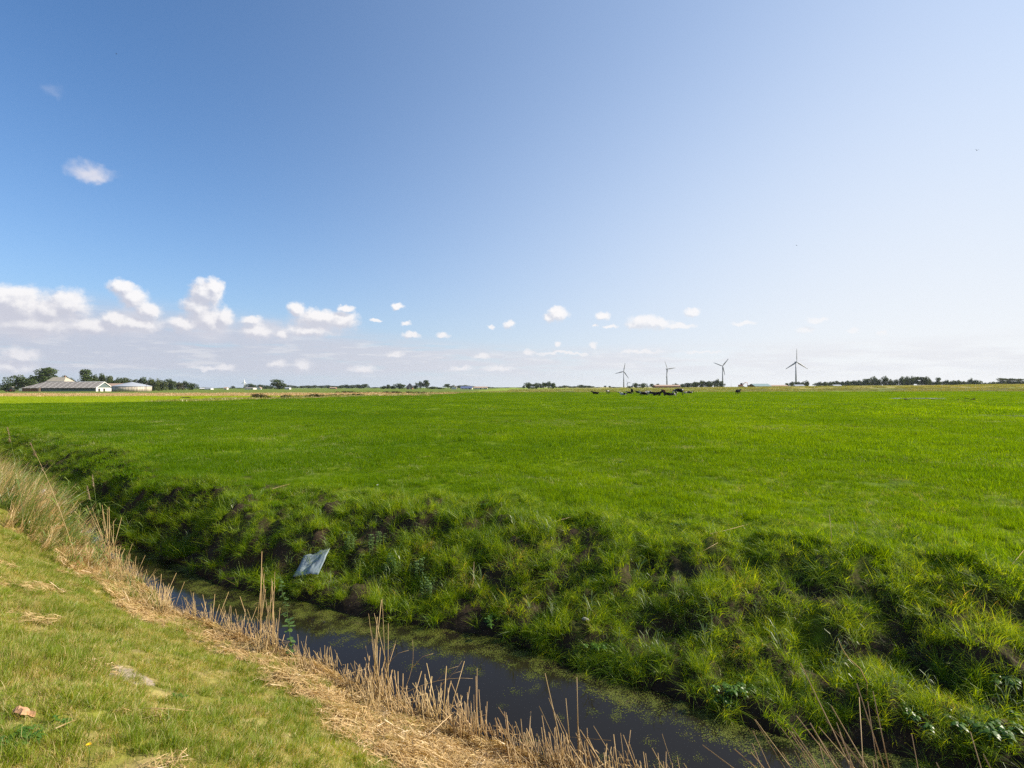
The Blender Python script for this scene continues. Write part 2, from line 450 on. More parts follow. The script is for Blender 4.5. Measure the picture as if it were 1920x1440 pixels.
def grid_mesh(name, xs, ys, zf, cf=None):
    X, Y = np.meshgrid(xs, ys)
    X = X.ravel(); Y = Y.ravel(); Z = zf(X, Y)
    nx, ny = len(xs), len(ys)
    me = bpy.data.meshes.new(name)
    me.vertices.add(nx * ny)
    me.vertices.foreach_set('co', np.column_stack([X, Y, Z]).ravel())
    i = (np.arange(ny - 1)[:, None] * nx + np.arange(nx - 1)[None, :]).ravel()
    q = np.column_stack([i, i + 1, i + nx + 1, i + nx]).ravel()
    nf = len(i)
    me.loops.add(nf * 4); me.loops.foreach_set('vertex_index', q)
    me.polygons.add(nf)
    me.polygons.foreach_set('loop_start', np.arange(nf) * 4)
    me.polygons.foreach_set('loop_total', np.full(nf, 4))
    me.polygons.foreach_set('use_smooth', np.ones(nf, bool))
    me.update()
    if cf is not None:
        c = cf(X, Y)
        a = me.attributes.new('zone', 'FLOAT_COLOR', 'POINT')
        a.data.foreach_set('color', np.column_stack([c, np.ones(len(c))]).ravel())
    return me
gm = grid_mesh('ground', xs, ys, height, zone_colour)
gm.materials.append(MAT['ground'])
ground = link(bpy.data.objects.new('ground', gm))
prop(ground, kind='structure')

# water of the ditch
def water_mat():
    m, t, o = new_mat('ditch_water')
    pos_ = t.n('ShaderNodeNewGeometry').outputs['Position']
    b = t.n('ShaderNodeBsdfPrincipled')
    b.inputs['Base Color'].default_value = (0.012, 0.010, 0.007, 1)
    b.inputs['Roughness'].default_value = 0.03
    b.inputs['IOR'].default_value = 1.33
    b.inputs['Specular IOR Level'].default_value = 0.36
    bn = t.n('ShaderNodeBump'); bn.inputs['Strength'].default_value = 0.10; bn.inputs['Distance'].default_value = 0.004
    t.put(bn.inputs['Height'], t.noise(t.v('MULTIPLY', pos_, (1.0, 1.0, 1.0)), 14.0, 3, 0.5))
    t.put(b.inputs['Normal'], bn.outputs[0])
    # film of fine scum along the far side
    t.put(o.inputs[0], b.outputs[0])
    return m
wx = np.linspace(-60, 60, 481)
wny = np.interp(wx, DENSE_X, NYD); wfy = np.interp(wx, DENSE_X, FYD)
me = bpy.data.meshes.new('water')
vs = []
for i in range(len(wx)):
    vs.append((wx[i], wny[i] - 0.35, 0.0)); vs.append((wx[i], wfy[i] + 0.45, 0.0))
me.from_pydata(vs, [], [(2 * i, 2 * i + 2, 2 * i + 3, 2 * i + 1) for i in range(len(wx) - 1)])
me.materials.append(water_mat())
water = link(bpy.data.objects.new('water', me))
prop(water, kind='structure')
# ---------------------------------------------------------------- blades and scattering
def strips_mesh(name, strips, mats, tone):
    """strips: list of (points Nx3, half-width vectors Nx3, material index); builds tapered ribbons in one mesh"""
    V = []; F = []; MI = []; T = []
    for k, (p, h, mi) in enumerate(strips):
        b = len(V); n = len(p)
        for i in range(n - 1):
            V.append(p[i] - h[i]); V.append(p[i] + h[i])
        V.append(p[n - 1])
        T += [tone[k]] * (2 * (n - 1) + 1)
        for i in range(n - 2):
            F.append((b + 2 * i, b + 2 * i + 1, b + 2 * i + 3, b + 2 * i + 2)); MI.append(mi)
        F.append((b + 2 * (n - 2), b + 2 * (n - 2) + 1, b + 2 * (n - 1))); MI.append(mi)
    me = bpy.data.meshes.new(name)
    me.from_pydata([tuple(v) for v in V], [], F)
    for m in mats: me.materials.append(m)
    me.polygons.foreach_set('material_index', MI)
    a = me.attributes.new('tone', 'FLOAT', 'POINT')
    a.data.foreach_set('value', np.array(T, np.float32))
    me.update()
    return me

def blade(rng, x, y, L, wd, lean, droop, segs=3, az=None, z0=-0.01):
    """one grass blade: base point, length, width, lean in radians, extra bend"""
    a = rng.uniform(0, 2 * math.pi) if az is None else az
    d = np.array([math.cos(a), math.sin(a), 0.0])
    f = rng.uniform(0, math.pi)
    s = np.array([math.cos(f), math.sin(f), 0.0])
    pts = []; hs = []
    p = np.array([x, y, z0]); ang = lean
    for i in range(segs + 1):
        pts.append(p.copy())
        hs.append(s * wd * 0.5 * (1 - 0.85 * (i / segs) ** 1.5))
        p = p + (d * math.sin(ang) + np.array([0, 0, 1]) * math.cos(ang)) * (L / segs)
        ang += droop / segs
    return np.array(pts), np.array(hs), 0

def turf(name, seed, radius, n, L, Lv, wd, lean, droop, mat, dryfrac=0.1, segs=3, square=False, clump=0):
    rng = np.random.default_rng(seed)
    st = []; tone = []
    cl = [(rng.uniform(-radius, radius), rng.uniform(-radius, radius), rng.uniform(.6, 1.25), rng.uniform(0, 6.28)) for _ in range(max(1, clump))]
    for k in range(n):
        if clump:
            cx, cy, cs, ca = cl[rng.integers(len(cl))]
            x = cx + rng.normal(0, radius * 0.16); y = cy + rng.normal(0, radius * 0.16)
            az = ca + rng.normal(0, 1.2)
        else:
            r = radius * math.sqrt(rng.uniform()); a = rng.uniform(0, 6.283); x, y = r * math.cos(a), r * math.sin(a); cs = 1; az = None
        l = L * cs * rng.uniform(1 - Lv, 1 + Lv)
        st.append(blade(rng, x, y, l, wd * rng.uniform(.6, 1.3), abs(rng.normal(0, lean)), droop * rng.uniform(0.2, 1.4), segs, az))
        tone.append(rng.uniform(0.75, 1.0) if rng.uniform() < dryfrac else rng.uniform(0, 0.55))
    return strips_mesh(name, st, [mat], tone)

def proto_coll(name, meshes):
    c = bpy.data.collections.new(name)
    for i, me in enumerate(meshes):
        c.objects.link(bpy.data.objects.new('%s_%02d' % (name, i), me))
    return c

def scatter(name, coll, nproto, pts, rot, scl, label, cat, rng):
    """one 'stuff' object whose points carry instances of the prototype meshes"""
    me = bpy.data.meshes.new(name)
    n = len(pts)
    me.vertices.add(n)
    me.vertices.foreach_set('co', np.asarray(pts, np.float32).ravel())
    a = me.attributes.new('rot', 'FLOAT_VECTOR', 'POINT'); a.data.foreach_set('vector', np.asarray(rot, np.float32).ravel())
    a = me.attributes.new('scl', 'FLOAT_VECTOR', 'POINT'); a.data.foreach_set('vector', np.asarray(scl, np.float32).ravel())
    a = me.attributes.new('pick', 'INT', 'POINT'); a.data.foreach_set('value', rng.integers(0, nproto, n).astype(np.int32))
    me.update()
    o = link(bpy.data.objects.new(name, me))
    g = bpy.data.node_groups.new('scatter_' + name, 'GeometryNodeTree')
    g.interface.new_socket("Geometry", in_out='INPUT', socket_type='NodeSocketGeometry')
    g.interface.new_socket("Geometry", in_out='OUTPUT', socket_type='NodeSocketGeometry')
    N = g.nodes; Lk = g.links
    gi = N.new('NodeGroupInput'); go = N.new('NodeGroupOutput')
    ci = N.new('GeometryNodeCollectionInfo'); ci.inputs[0].default_value = coll
    ci.inputs['Separate Children'].default_value = True
    ci.inputs['Reset Children'].default_value = True
    ip = N.new('GeometryNodeInstanceOnPoints'); ip.inputs['Pick Instance'].default_value = True
    def attr(nm, ty):
        x = N.new('GeometryNodeInputNamedAttribute'); x.data_type = ty; x.inputs[0].default_value = nm; return x.outputs[0]
    Lk.new(gi.outputs[0], ip.inputs['Points']); Lk.new(ci.outputs[0], ip.inputs['Instance'])
    Lk.new(attr('pick', 'INT'), ip.inputs['Instance Index'])
    Lk.new(attr('rot', 'FLOAT_VECTOR'), ip.inputs['Rotation'])
    Lk.new(attr('scl', 'FLOAT_VECTOR'), ip.inputs['Scale'])
    Lk.new(ip.outputs[0], go.inputs[0])
    md = o.modifiers.new('scatter', 'NODES'); md.node_group = g
    prop(o, label, cat, kind='stuff')
    return o

def seen(x, y, m=1.6):
    """keep what the camera could see from here or a step to the side"""
    return (np.abs(x) < 1.04 * y + m) & (y > 0.9)

def points(rng, x0, x1, y0, y1, dens):
    n = int((x1 - x0) * (y1 - y0) * dens)
    return rng.uniform(x0, x1, n), rng.uniform(y0, y1, n)

def slope_rot(x, y, rng, follow=0.7, e=0.12):
    zx = (height(x + e, y) - height(x - e, y)) / (2 * e); zy = (height(x, y + e) - height(x, y - e)) / (2 * e)
    # small tilts about the world axes, then any turn about z first
    rx = np.arctan(zy) * follow; ry = -np.arctan(zx) * follow
    yaw = rng.uniform(0, 2 * np.pi, len(x))
    out = np.empty((len(x), 3))
    for i in range(len(x)):
        e_ = (Matrix.Rotation(ry[i], 3, 'Y') @ Matrix.Rotation(rx[i], 3, 'X') @ Matrix.Rotation(yaw[i], 3, 'Z')).to_euler()
        out[i] = (e_.x, e_.y, e_.z)
    return out

def uni(s, zs=None):
    zs = s if zs is None else zs
    return np.column_stack([s, s, zs])

# -- pasture grass, three distances ------------------------------------------------
rng = np.random.default_rng(101)
m_near = [turf('meadow_near', 200 + i, 0.26, 430, 0.075, 0.5, 0.0042, 0.5, 1.1, MAT['meadow'], 0.08, 3, clump=12) for i in range(6)]
m_mid = [turf('meadow_mid', 220 + i, 0.75, 820, 0.09, 0.5, 0.010, 0.45, 0.9, MAT['meadow'], 0.04, 2, clump=16) for i in range(5)]
m_far = [turf('meadow_far', 240 + i, 2.2, 900, 0.09, 0.5, 0.038, 0.45, 0.7, MAT['meadow'], 0.03, 2, clump=24) for i in range(4)]
cN = proto_coll('meadow_near', m_near); cM = proto_coll('meadow_mid', m_mid); cF = proto_coll('meadow_far', m_far)

def bank_w(x): return np.interp(x, [-14, -10.5, -8, -5, 0, 4, 8], [1.8, 1.5, 0.85, 1.3, 2.2, 2.5, 2.5])
def meadow_points(rng, x0, x1, y0, y1, dens, dmin, dmax):
    x, y = points(rng, x0, x1, y0, y1, dens)
    d = np.hypot(x, y)
    sf = sf_of(x, y)
    k = seen(x, y) & (d >= dmin) & (d < dmax) & (sf > bank_w(x) * 0.9) & ((y < field_edge(x)) | (x > 5)) & (y < 202)
    return x[k], y[k]
x, y = meadow_points(rng, -20, 16, 4, 22, 17, 0, 17.5)
hfac = 0.45 + 1.5 * fbm(x * 0.6, y * 0.9, 81) ** 1.5
P_ = np.column_stack([x, y, height(x, y)])
scatter('meadow_grass', cN, 6, P_, slope_rot(x, y, rng), uni(rng.uniform(.85, 1.2, len(x)), hfac * rng.uniform(.8, 1.2, len(x))),
        'lush bright green grass of the flat pasture just beyond the ditch bank', 'grass', rng)
x, y = meadow_points(rng, -50, 50, 7, 48, 2.6, 14.5, 46)
hfac = 0.35 + 1.9 * fbm(x * 0.22, y * 0.5, 82) ** 1.5
scatter('meadow_grass', cM, 5, np.column_stack([x, y, height(x, y)]), slope_rot(x, y, rng, 0.5), uni(rng.uniform(.85, 1.2, len(x)), hfac * rng.uniform(.7, 1.3, len(x))),
        'even green pasture grass in the middle distance', 'grass', rng)
x, y = meadow_points(rng, -190, 205, 24, 202, 0.33, 44, 400)
hfac = 0.25 + 2.0 * fbm(x * 0.06, y * 0.2, 83) ** 1.5
scatter('meadow_grass', cF, 4, np.column_stack([x, y, height(x, y)]), uni(np.zeros(len(x)), rng.uniform(0, 6.28, len(x))) * np.array([0, 0, 1]), uni(rng.uniform(.85, 1.2, len(x)), hfac * rng.uniform(.6, 1.4, len(x))),
        'far reach of the green pasture around the resting cows', 'grass', rng)

# -- bright strip on the far left and rough grass of the road bank ---------------
m_strip = [turf('strip_far', 260 + i, 2.2, 620, 0.09, 0.5, 0.05, 0.45, 0.7, MAT['strip'], 0.0, 2, clump=22) for i in range(3)]
m_dry = [turf('dry_far', 270 + i, 2.4, 560, 0.34, 0.6, 0.06, 0.4, 0.6, MAT['straw'], 0.2, 2, clump=18) for i in range(3)]
MAT['rough'] = leaf_mat('rough_verge_grass', ((0.19, 0.22, 0.03), (0.33, 0.30, 0.07)), (0.42, 0.33, 0.14), 0.4, (0.03, 0.3), dry_bias=1.0)
m_rough = [turf('rough_far', 275 + i, 2.4, 520, 0.36, 0.6, 0.06, 0.4, 0.6, MAT['rough'], 0.25, 2, clump=14) for i in range(3)]
cS = proto_coll('strip_far', m_strip); cR = proto_coll('rough_far', m_rough); cD = proto_coll('dry_far', m_dry)
x, y = points(rng, -180, 0, 60, 132, 0.30)
k = seen(x, y) & (y > field_edge(x)) & (x + 0.05 * y < -42)
x, y = x[k], y[k]
scatter('strip_grass', cS, 3, np.column_stack([x, y, height(x, y)]), uni(np.zeros(len(x)), rng.uniform(0, 6.28, len(x))) * np.array([0, 0, 1]), uni(rng.uniform(.8, 1.1, len(x))),
        'bright yellow green young grass strip on the far left', 'grass', rng)
x, y = points(rng, -70, 330, 64, 330, 0.10)
fe = field_edge(x)
k = seen(x, y) & (((x > 0) & (y > 203) & (y < 300)) | ((x <= 0) & (y > fe) & (y < fe + 22) & (x + 0.05 * y > -46)))
x, y = x[k], y[k]
scatter('verge_grass', cR, 3, np.column_stack([x, y, height(x, y)]), uni(np.zeros(len(x)), rng.uniform(0, 6.28, len(x))) * np.array([0, 0, 1]), uni(rng.uniform(.8, 1.1, len(x)), rng.uniform(.3, 1.2, len(x))),
        'rough tan and olive verge grass along the far edge of the pasture', 'grass', rng)
x, y = points(rng, -300, -20, 126, 192, 0.07)
k = seen(x, y); x, y = x[k], y[k]
scatter('stubble_grass', cD, 3, np.column_stack([x, y, height(x, y)]), uni(np.zeros(len(x)), rng.uniform(0, 6.28, len(x))) * np.array([0, 0, 1]), uni(rng.uniform(.8, 1.1, len(x)), rng.uniform(.25, .9, len(x))),
        'tan stubble field lying in front of the farm on the left', 'stubble', rng)

# -- far ditch bank: longer drooping grass ------------------------------------------
rng = np.random.default_rng(303)
m_bank = [turf('bank_tuft', 300 + i, 0.16, 200, 0.20, 0.5, 0.0042, 0.55, 1.7, MAT['bank'], 0.16, 4, clump=6) for i in range(6)] + \
         [turf('bank_tuft_dry', 310 + i, 0.16, 170, 0.19, 0.5, 0.0034, 0.8, 2.1, MAT['bank'], 0.60, 4, clump=6) for i in range(2)]
cB = proto_coll('bank_tuft', m_bank)
x, y = points(rng, -26, 12, -2, 27, 34)
sf = sf_of(x, y); bw = bank_w(x)
n1 = fbm(x * 1.7, y * 1.7, 91)
z = height(x, y)
e = 0.1
grad = np.hypot(height(x + e, y) - height(x - e, y), height(x, y + e) - height(x, y - e)) / (2 * e)
keep = (sf > 0.03) & (sf < bw * 1.25 + 0.3) & seen(x, y)
prob = sstep(0.30, 0.52, n1 + 0.12) * (1 - 0.6 * sstep(1.1, 2.2, grad)) * sstep(-0.02, 0.10, z)
keep &= rng.uniform(0, 1, len(x)) < np.clip(prob + 0.22 + sstep(bw * .65, bw * .9, sf), 0, 1)
x, y, z = x[keep], y[keep], z[keep]
hs = 0.34 + 0.85 * fbm(x * 1.1, y * 1.1, 92) * sstep(bank_w(x) * 1.5, bank_w(x) * 0.7, sf_of(x, y)) + 0.1
scatter('bank_grass', cB, 8, np.column_stack([x, y, z]), slope_rot(x, y, rng, 0.55), uni(rng.uniform(.8, 1.2, len(x)), hs * rng.uniform(.8, 1.25, len(x))),
        'long tangled dark green grass hanging down the far ditch bank', 'grass', rng)

# darker taller tufts left standing by the cattle
x, y = points(rng, -60, 75, 9, 110, 0.035)
k = seen(x, y) & (sf_of(x, y) > 4) & ((y < field_edge(x) - 2) | (x > 5)) & (fbm(x * .07, y * .15, 140) > .46)
x, y = x[k], y[k]; d = np.hypot(x, y); s_ = rng.uniform(.7, 1.5, len(x)) * np.clip(d / 18, 1, 3)
scatter('pasture_tufts', cB, 8, np.column_stack([x, y, height(x, y)]), uni(np.zeros(len(x)), rng.uniform(0, 6.28, len(x))) * np.array([0, 0, 1]), uni(s_ * 1.6, np.clip(s_ * .75, .6, 1.3)),
        'darker taller grass tufts dotted over the grazed pasture', 'grass', rng)

# pale worn grass with seed stems in drifts
MAT['pale'] = leaf_mat('pale_worn_grass', ((0.20, 0.26, 0.06), (0.36, 0.38, 0.14)), (0.50, 0.42, 0.24), 0.4, (0.3, 1.5), gloss=0.03, dry_bias=0.85)
cP = proto_coll('pale_tuft', [turf('pale_tuft', 280 + i, 0.3, 110, 0.085, 0.5, 0.0035, 0.7, 1.2, MAT['pale'], 0.3, 3, clump=6) for i in range(4)])
x, y = points(rng, -30, 32, 5, 32, 5.0)
k = seen(x, y) & (sf_of(x, y) > 1.6) & (fbm(x * .16, y * .35, 150) + .35 * (fbm(x * 1.2, y * 1.2, 151) - .5) > .55) & ((y < field_edge(x) - 2) | (x > 5))
x, y = x[k], y[k]; s_ = np.clip(np.hypot(x, y) / 12, 1, 2.2)
scatter('pale_grass', cP, 4, np.column_stack([x, y, height(x, y)]), uni(np.zeros(len(x)), rng.uniform(0, 6.28, len(x))) * np.array([0, 0, 1]), uni(s_ * rng.uniform(.7, 1.2, len(x)), rng.uniform(.8, 1.3, len(x))),
        'drifts of paler worn grass and seed stems in the near pasture', 'grass', rng)

# -- near bank lawn and straw litter ------------------------------------------------
rng = np.random.default_rng(404)
m_lawn = [turf('lawn_tuft', 400 + i, 0.13, 420, 0.036, 0.55, 0.0022, 0.6, 1.3, MAT['lawn'], 0.50, 3, clump=8) for i in range(7)]
m_lawn += [turf('lawn_tuft_green', 410 + i, 0.12, 320, 0.062, 0.5, 0.0028, 0.5, 1.3, MAT['lawn'], 0.12, 3, clump=5) for i in range(3)]
cL = proto_coll('lawn_tuft', m_lawn)
x, y = points(rng, -8, 2.5, 1.0, 9, 150)
sn = sn_of(x, y); lw = litter_width(x)
n1 = fbm(x * 2.2, y * 2.2, 95)
keep = (sn > lw - 0.45 + (n1 - 0.5) * 0.9) & seen(x, y, 1.2)
keep &= rng.uniform(0, 1, len(x)) < np.clip(0.6 + 1.6 * sstep(-0.4, 0.5, sn - lw) * sstep(0.25, 0.5, fbm(x * 1.5, y * 1.5, 96)), 0, 1)
bare = np.hypot((x + 1.83) / 0.20, (y - 2.62) / 0.10) < 1
keep &= ~bare
x, y = x[keep], y[keep]
hl = 0.5 + 1.6 * fbm(x * 1.3, y * 1.3, 97) ** 1.5
scatter('lawn_grass', cL, 10, np.column_stack([x, y, height(x, y)]), slope_rot(x, y, rng, 0.9), uni(rng.uniform(.8, 1.25, len(x)), hl * rng.uniform(.8, 1.2, len(x))),
        'short sunlit yellow green mown grass on the near bank', 'grass', rng)

def litter(name, seed, n):
    r = np.random.default_rng(seed); st = []; tone = []
    for k in range(n):
        a = r.normal(0.4, 1.1); L = r.uniform(0.03, 0.22) * r.uniform(.5, 1); c = r.uniform(-.14, .14, 2)
        tilt = r.normal(0, 0.22); z = r.uniform(0.002, 0.035)
        d = np.array([math.cos(a) * math.cos(tilt), math.sin(a) * math.cos(tilt), math.sin(tilt)])
        s = np.array([-math.sin(a), math.cos(a), r.normal(0, .6)]); s /= np.linalg.norm(s)
        p0 = np.array([c[0], c[1], z]); q = [p0 - d * L / 2, p0 + np.array([0, 0, r.uniform(0, .012)]), p0 + d * L / 2]
        w_ = r.uniform(0.0008, 0.0028)
        st.append((np.array(q), np.array([s * w_, s * w_, s * w_ * .5]), 0)); tone.append(r.uniform(0, 0.7) if r.uniform() < .8 else 1.0)
    return strips_mesh(name, st, [MAT['straw']], tone)
cLi = proto_coll('straw_patch', [litter('straw_patch', 500 + i, 210) for i in range(6)])
x, y = points(rng, -11, 5, 0.2, 13, 62)
sn = sn_of(x, y); lw = litter_width(x)
keep = (sn > -0.02) & (sn < lw + 0.12) & seen(x, y, 1.5)
fringe = (sn > lw + 0.1) & (sn < lw + 3) & seen(x, y, 1.2) & (rng.uniform(0, 1, len(x)) < 0.035)
keep |= fringe & (rng.uniform(0, 1, len(x)) < .3)
x, y = x[keep], y[keep]
scatter('reed_litter', cLi, 6, np.column_stack([x, y, height(x, y) + 0.004]), slope_rot(x, y, rng, 1.0), uni(rng.uniform(.8, 1.3, len(x))),
        'mat of cut dry straw and broken reed pieces along the near bank', 'straw', rng)

# -- duckweed ------------------------------------------------------------------------
rng = np.random.default_rng(505)
def duck(name, seed):
    r = np.random.default_rng(seed); V = []; F = []; T = []
    for k in range(60):
        c = r.normal(0, 0.035, 2); s = r.uniform(0.0022, 0.0048); b = len(V); a0 = r.uniform(0, 6.28)
        for i in range(6):
            a = a0 + i * math.pi / 3
            V.append((c[0] + s * math.cos(a), c[1] + s * .8 * math.sin(a), 0.0015 + r.uniform(0, .0008)))
        F.append(tuple(range(b, b + 6))); T += [r.uniform(0, 1)] * 6
    me = bpy.data.meshes.new(name); me.from_pydata(V, [], F); me.materials.append(MAT['duck'])
    a = me.attributes.new('tone', 'FLOAT', 'POINT'); a.data.foreach_set('value', T); return me
cDk = proto_coll('duckweed_patch', [duck('duckweed_patch', 520 + i) for i in range(6)])
x, y = points(rng, -12, 7, 1, 16, 420)
a_ = -sn_of(x, y); b_ = -sf_of(x, y)
wdt = a_ + b_
k = (a_ > 0.0) & (b_ > -0.04) & seen(x, y, 1.2)
x, y, a_, b_, wdt = x[k], y[k], a_[k], b_[k], wdt[k]
f = b_ / np.maximum(wdt, .05)                      # 0 at the far side, 1 at the near side
n1 = fbm(x * 1.5, y * 3.0, 98); n2 = fbm(x * 8, y * 8, 99)
pr = 0.85 * sstep(0.46, 0.10, f + (n1 - 0.5) * 0.7) * sstep(0.40, 0.58, n2 + 0.06) + 0.05 * sstep(0.50, 0.7, n2) + 0.06 * sstep(0.55, .75, n1)
k = rng.uniform(0, 1, len(x)) < pr
x, y = x[k], y[k]
scatter('duckweed', cDk, 6, np.column_stack([x, y, np.zeros(len(x))]), uni(np.zeros(len(x)), rng.uniform(0, 6.28, len(x))) * np.array([0, 0, 1]),
        uni(rng.uniform(.6, 1.4, len(x)), np.ones(len(x))), 'olive duckweed floating along the far side of the ditch water', 'duckweed', rng)
# ---------------------------------------------------------------- mesh builder
class MB:
    """collects shapes, then links them as ONE mesh object"""
    def __init__(s): s.bm = bmesh.new()
    def box(s, cx, cy, cz, sx, sy, sz, M=None, mi=0, bev=0):
        r = bmesh.ops.create_cube(s.bm, size=1.0)
        for v in r['verts']:
            v.co = Vector((cx + v.co.x * sx, cy + v.co.y * sy, cz + v.co.z * sz))
            if M is not None: v.co = M @ v.co
        fs = {f for v in r['verts'] for f in v.link_faces}
        for f in fs: f.material_index = mi
        if bev:
            es = {e for v in r['verts'] for e in v.link_edges}
            bmesh.ops.bevel(s.bm, geom=list(es), offset=bev, segments=2, affect='EDGES')
        return s
    def poly(s, pts, faces, mi=0):
        vs = [s.bm.verts.new(p) for p in pts]
        for f in faces:
            fc = s.bm.faces.new([vs[i] for i in f]); fc.material_index = mi
        return s
    def prism(s, outline, y0, y1, mi=0, axis='y'):
        """extrude an (a, z) outline along y (or x)"""
        n = len(outline)
        mk = (lambda a, z, t: (a, t, z)) if axis == 'y' else (lambda a, z, t: (t, a, z))
        vs = [mk(a, z, y0) for a, z in outline] + [mk(a, z, y1) for a, z in outline]
        fs = [tuple(range(n)), tuple(range(2 * n - 1, n - 1, -1))] + [(i, (i + 1) % n, (i + 1) % n + n, i + n) for i in range(n)]
        s.poly(vs, fs, mi); return s
    def tube(s, pts, rads, seg=6, mi=0, cap=True):
        pts = [Vector(p) for p in pts]; rings = []
        for i, p in enumerate(pts):
            d = (pts[min(i + 1, len(pts) - 1)] - pts[max(i - 1, 0)]).normalized()
            u = d.orthogonal().normalized() if i == 0 else (rings_u - d * rings_u.dot(d)).normalized()
            rings_u = u
            v = d.cross(u)
            rings.append([s.bm.verts.new(p + (u * math.cos(a) + v * math.sin(a)) * rads[i]) for a in [2 * math.pi * k / seg for k in range(seg)]])
        for a, b in zip(rings, rings[1:]):
            for k in range(seg):
                f = s.bm.faces.new((a[k], a[(k + 1) % seg], b[(k + 1) % seg], b[k])); f.material_index = mi; f.smooth = True
        if cap:
            for r_ in (rings[0][::-1], rings[-1]):
                f = s.bm.faces.new(r_); f.material_index = mi
        return s
    def ribbon(s, pts, wid, side, mi=0):
        """flat tapering leaf along pts; side = direction of its width"""
        sd_ = Vector(side).normalized(); L_ = []; R_ = []
        for p, w_ in zip(pts, wid):
            L_.append(s.bm.verts.new(Vector(p) - sd_ * w_ / 2)); R_.append(s.bm.verts.new(Vector(p) + sd_ * w_ / 2))
        for i in range(len(pts) - 1):
            f = s.bm.faces.new((L_[i], R_[i], R_[i + 1], L_[i + 1])); f.material_index = mi
        return s
    def mesh(s, name, mats, tone=None):
        bmesh.ops.recalc_face_normals(s.bm, faces=s.bm.faces)
        me = bpy.data.meshes.new(name)
        s.bm.to_mesh(me); s.bm.free()
        for m in (mats if isinstance(mats, (list, tuple)) else [mats]): me.materials.append(m)
        if tone is not None:
            a = me.attributes.new('tone', 'FLOAT', 'POINT')
            a.data.foreach_set('value', np.clip(RNG.normal(tone, 0.18, len(me.vertices)), 0, 1).astype(np.float32))
        return me
    def build(s, name, mats, parent=None, tone=None):
        return link(bpy.data.objects.new(name, s.mesh(name, mats, tone)), parent)

def empty(name, loc, rz=0, label=None, cat=None, group=None):
    o = bpy.data.objects.new(name, None)
    o.empty_display_size = 0.2
    o.location = loc; o.rotation_euler = (0, 0, rz)
    link(o); prop(o, label, cat, group)
    return o

def copy_tree(o, parent=None):
    c = o.copy(); COL.objects.link(c)
    if parent is not None: c.parent = parent
    for ch in [q for q in o.children]: copy_tree(ch, c)
    return c

# ---------------------------------------------------------------- wind turbines
MAT['turbine'] = simple('turbine_paint', (0.20, 0.215, 0.24), 0.5, 0.04)
MAT['turbine_white'] = simple('turbine_paint_white', (0.80, 0.80, 0.80), 0.5, 0.04)
def turbine(px, Y, hub_py, blade_px, angles, yaw, label, mat='turbine', k=1.0):
    x, y, z = pos(px, Y)
    hor = 728 - 4 * px / 1920
    H = (hor - hub_py) / 1000 * Y + EYE - z
    L = blade_px / 1000 * Y
    root = empty('wind_turbine', (x, y, z), yaw, label, 'wind turbine', 'wind turbines standing on the horizon')
    MB().tube([(0, 0, -0.5), (0, 0, H * .5), (0, 0, H - 1.2 * k)], [1.65 * k, 1.25 * k, 0.8 * k], 14).build('tower', MAT[mat], root)
    MB().tube([(0, 3.2 * k, H), (0, 2.6 * k, H), (0, -1.6 * k, H), (0, -2.0 * k, H)], [0.5 * k, 1.2 * k, 1.25 * k, 0.9 * k], 10).build('nacelle', MAT[mat], root)
    MB().tube([(0, -2.05 * k, H), (0, -2.9 * k, H), (0, -3.7 * k, H)], [0.95 * k, 0.85 * k, 0.15 * k], 10).build('hub', MAT[mat], root)
    for a in angles:
        r_ = Matrix.Translation((0, -2.75 * k, H)) @ Matrix.Rotation(R(a), 4, 'Y')
        b = MB(); n = 8; rings = []
        for i in range(n + 1):
            t = i / n
            ch = 1.35 * (0.8 + 1.3 * math.sin(min(1, t * 4) * math.pi / 2) - 1.75 * max(0, t - .2)) * k
            th = 0.36 * k * (1 - t) + 0.06
            tw = R(18 * (1 - t) + 4); zz = 0.5 * k + (L - .5 * k) * t
            ring = []
            for u, v in ((-.5, 0), (-.1, .5), (.5, 0), (-.1, -.5)):
                X_, Y_ = u * ch, v * th
                ring.append(b.bm.verts.new(r_ @ Vector((X_ * math.cos(tw) - Y_ * math.sin(tw), X_ * math.sin(tw) + Y_ * math.cos(tw), zz))))
            rings.append(ring)
        for p, q in zip(rings, rings[1:]):
            for j in range(4): b.bm.faces.new((p[j], p[(j + 1) % 4], q[(j + 1) % 4], q[j])).smooth = True
        b.bm.faces.new(rings[-1])
        b.build('blade', MAT[mat], root)
# angles: clockwise from straight up in the picture
turbine(1492.5, 1010, 679, 26, (0, 120, 240), R(8), 'largest and nearest wind turbine, rightmost, behind a clump of trees')
turbine(1355, 1250, 686.5, 17, (37, 167, 293), R(-22), 'wind turbine right of the dark grove, one blade pointing up to the right')
turbine(1250.5, 1250, 692, 17, (338, 82, 190), R(18), 'wind turbine rising behind the long orange tan roofed barn')
turbine(1169.5, 1380, 696.5, 16, (10, 145, 255), R(-12), 'leftmost of the four large wind turbines, above the cows')
turbine(1177, 3000, 717.5, 6, (330, 90, 210), 0, 'tiny far wind turbine low beside the leftmost large one', k=1.2)
turbine(458.5, 1500, 717, 6, (5, 125, 245), 0, 'small white wind turbine far off left of the centre trees', 'turbine_white')

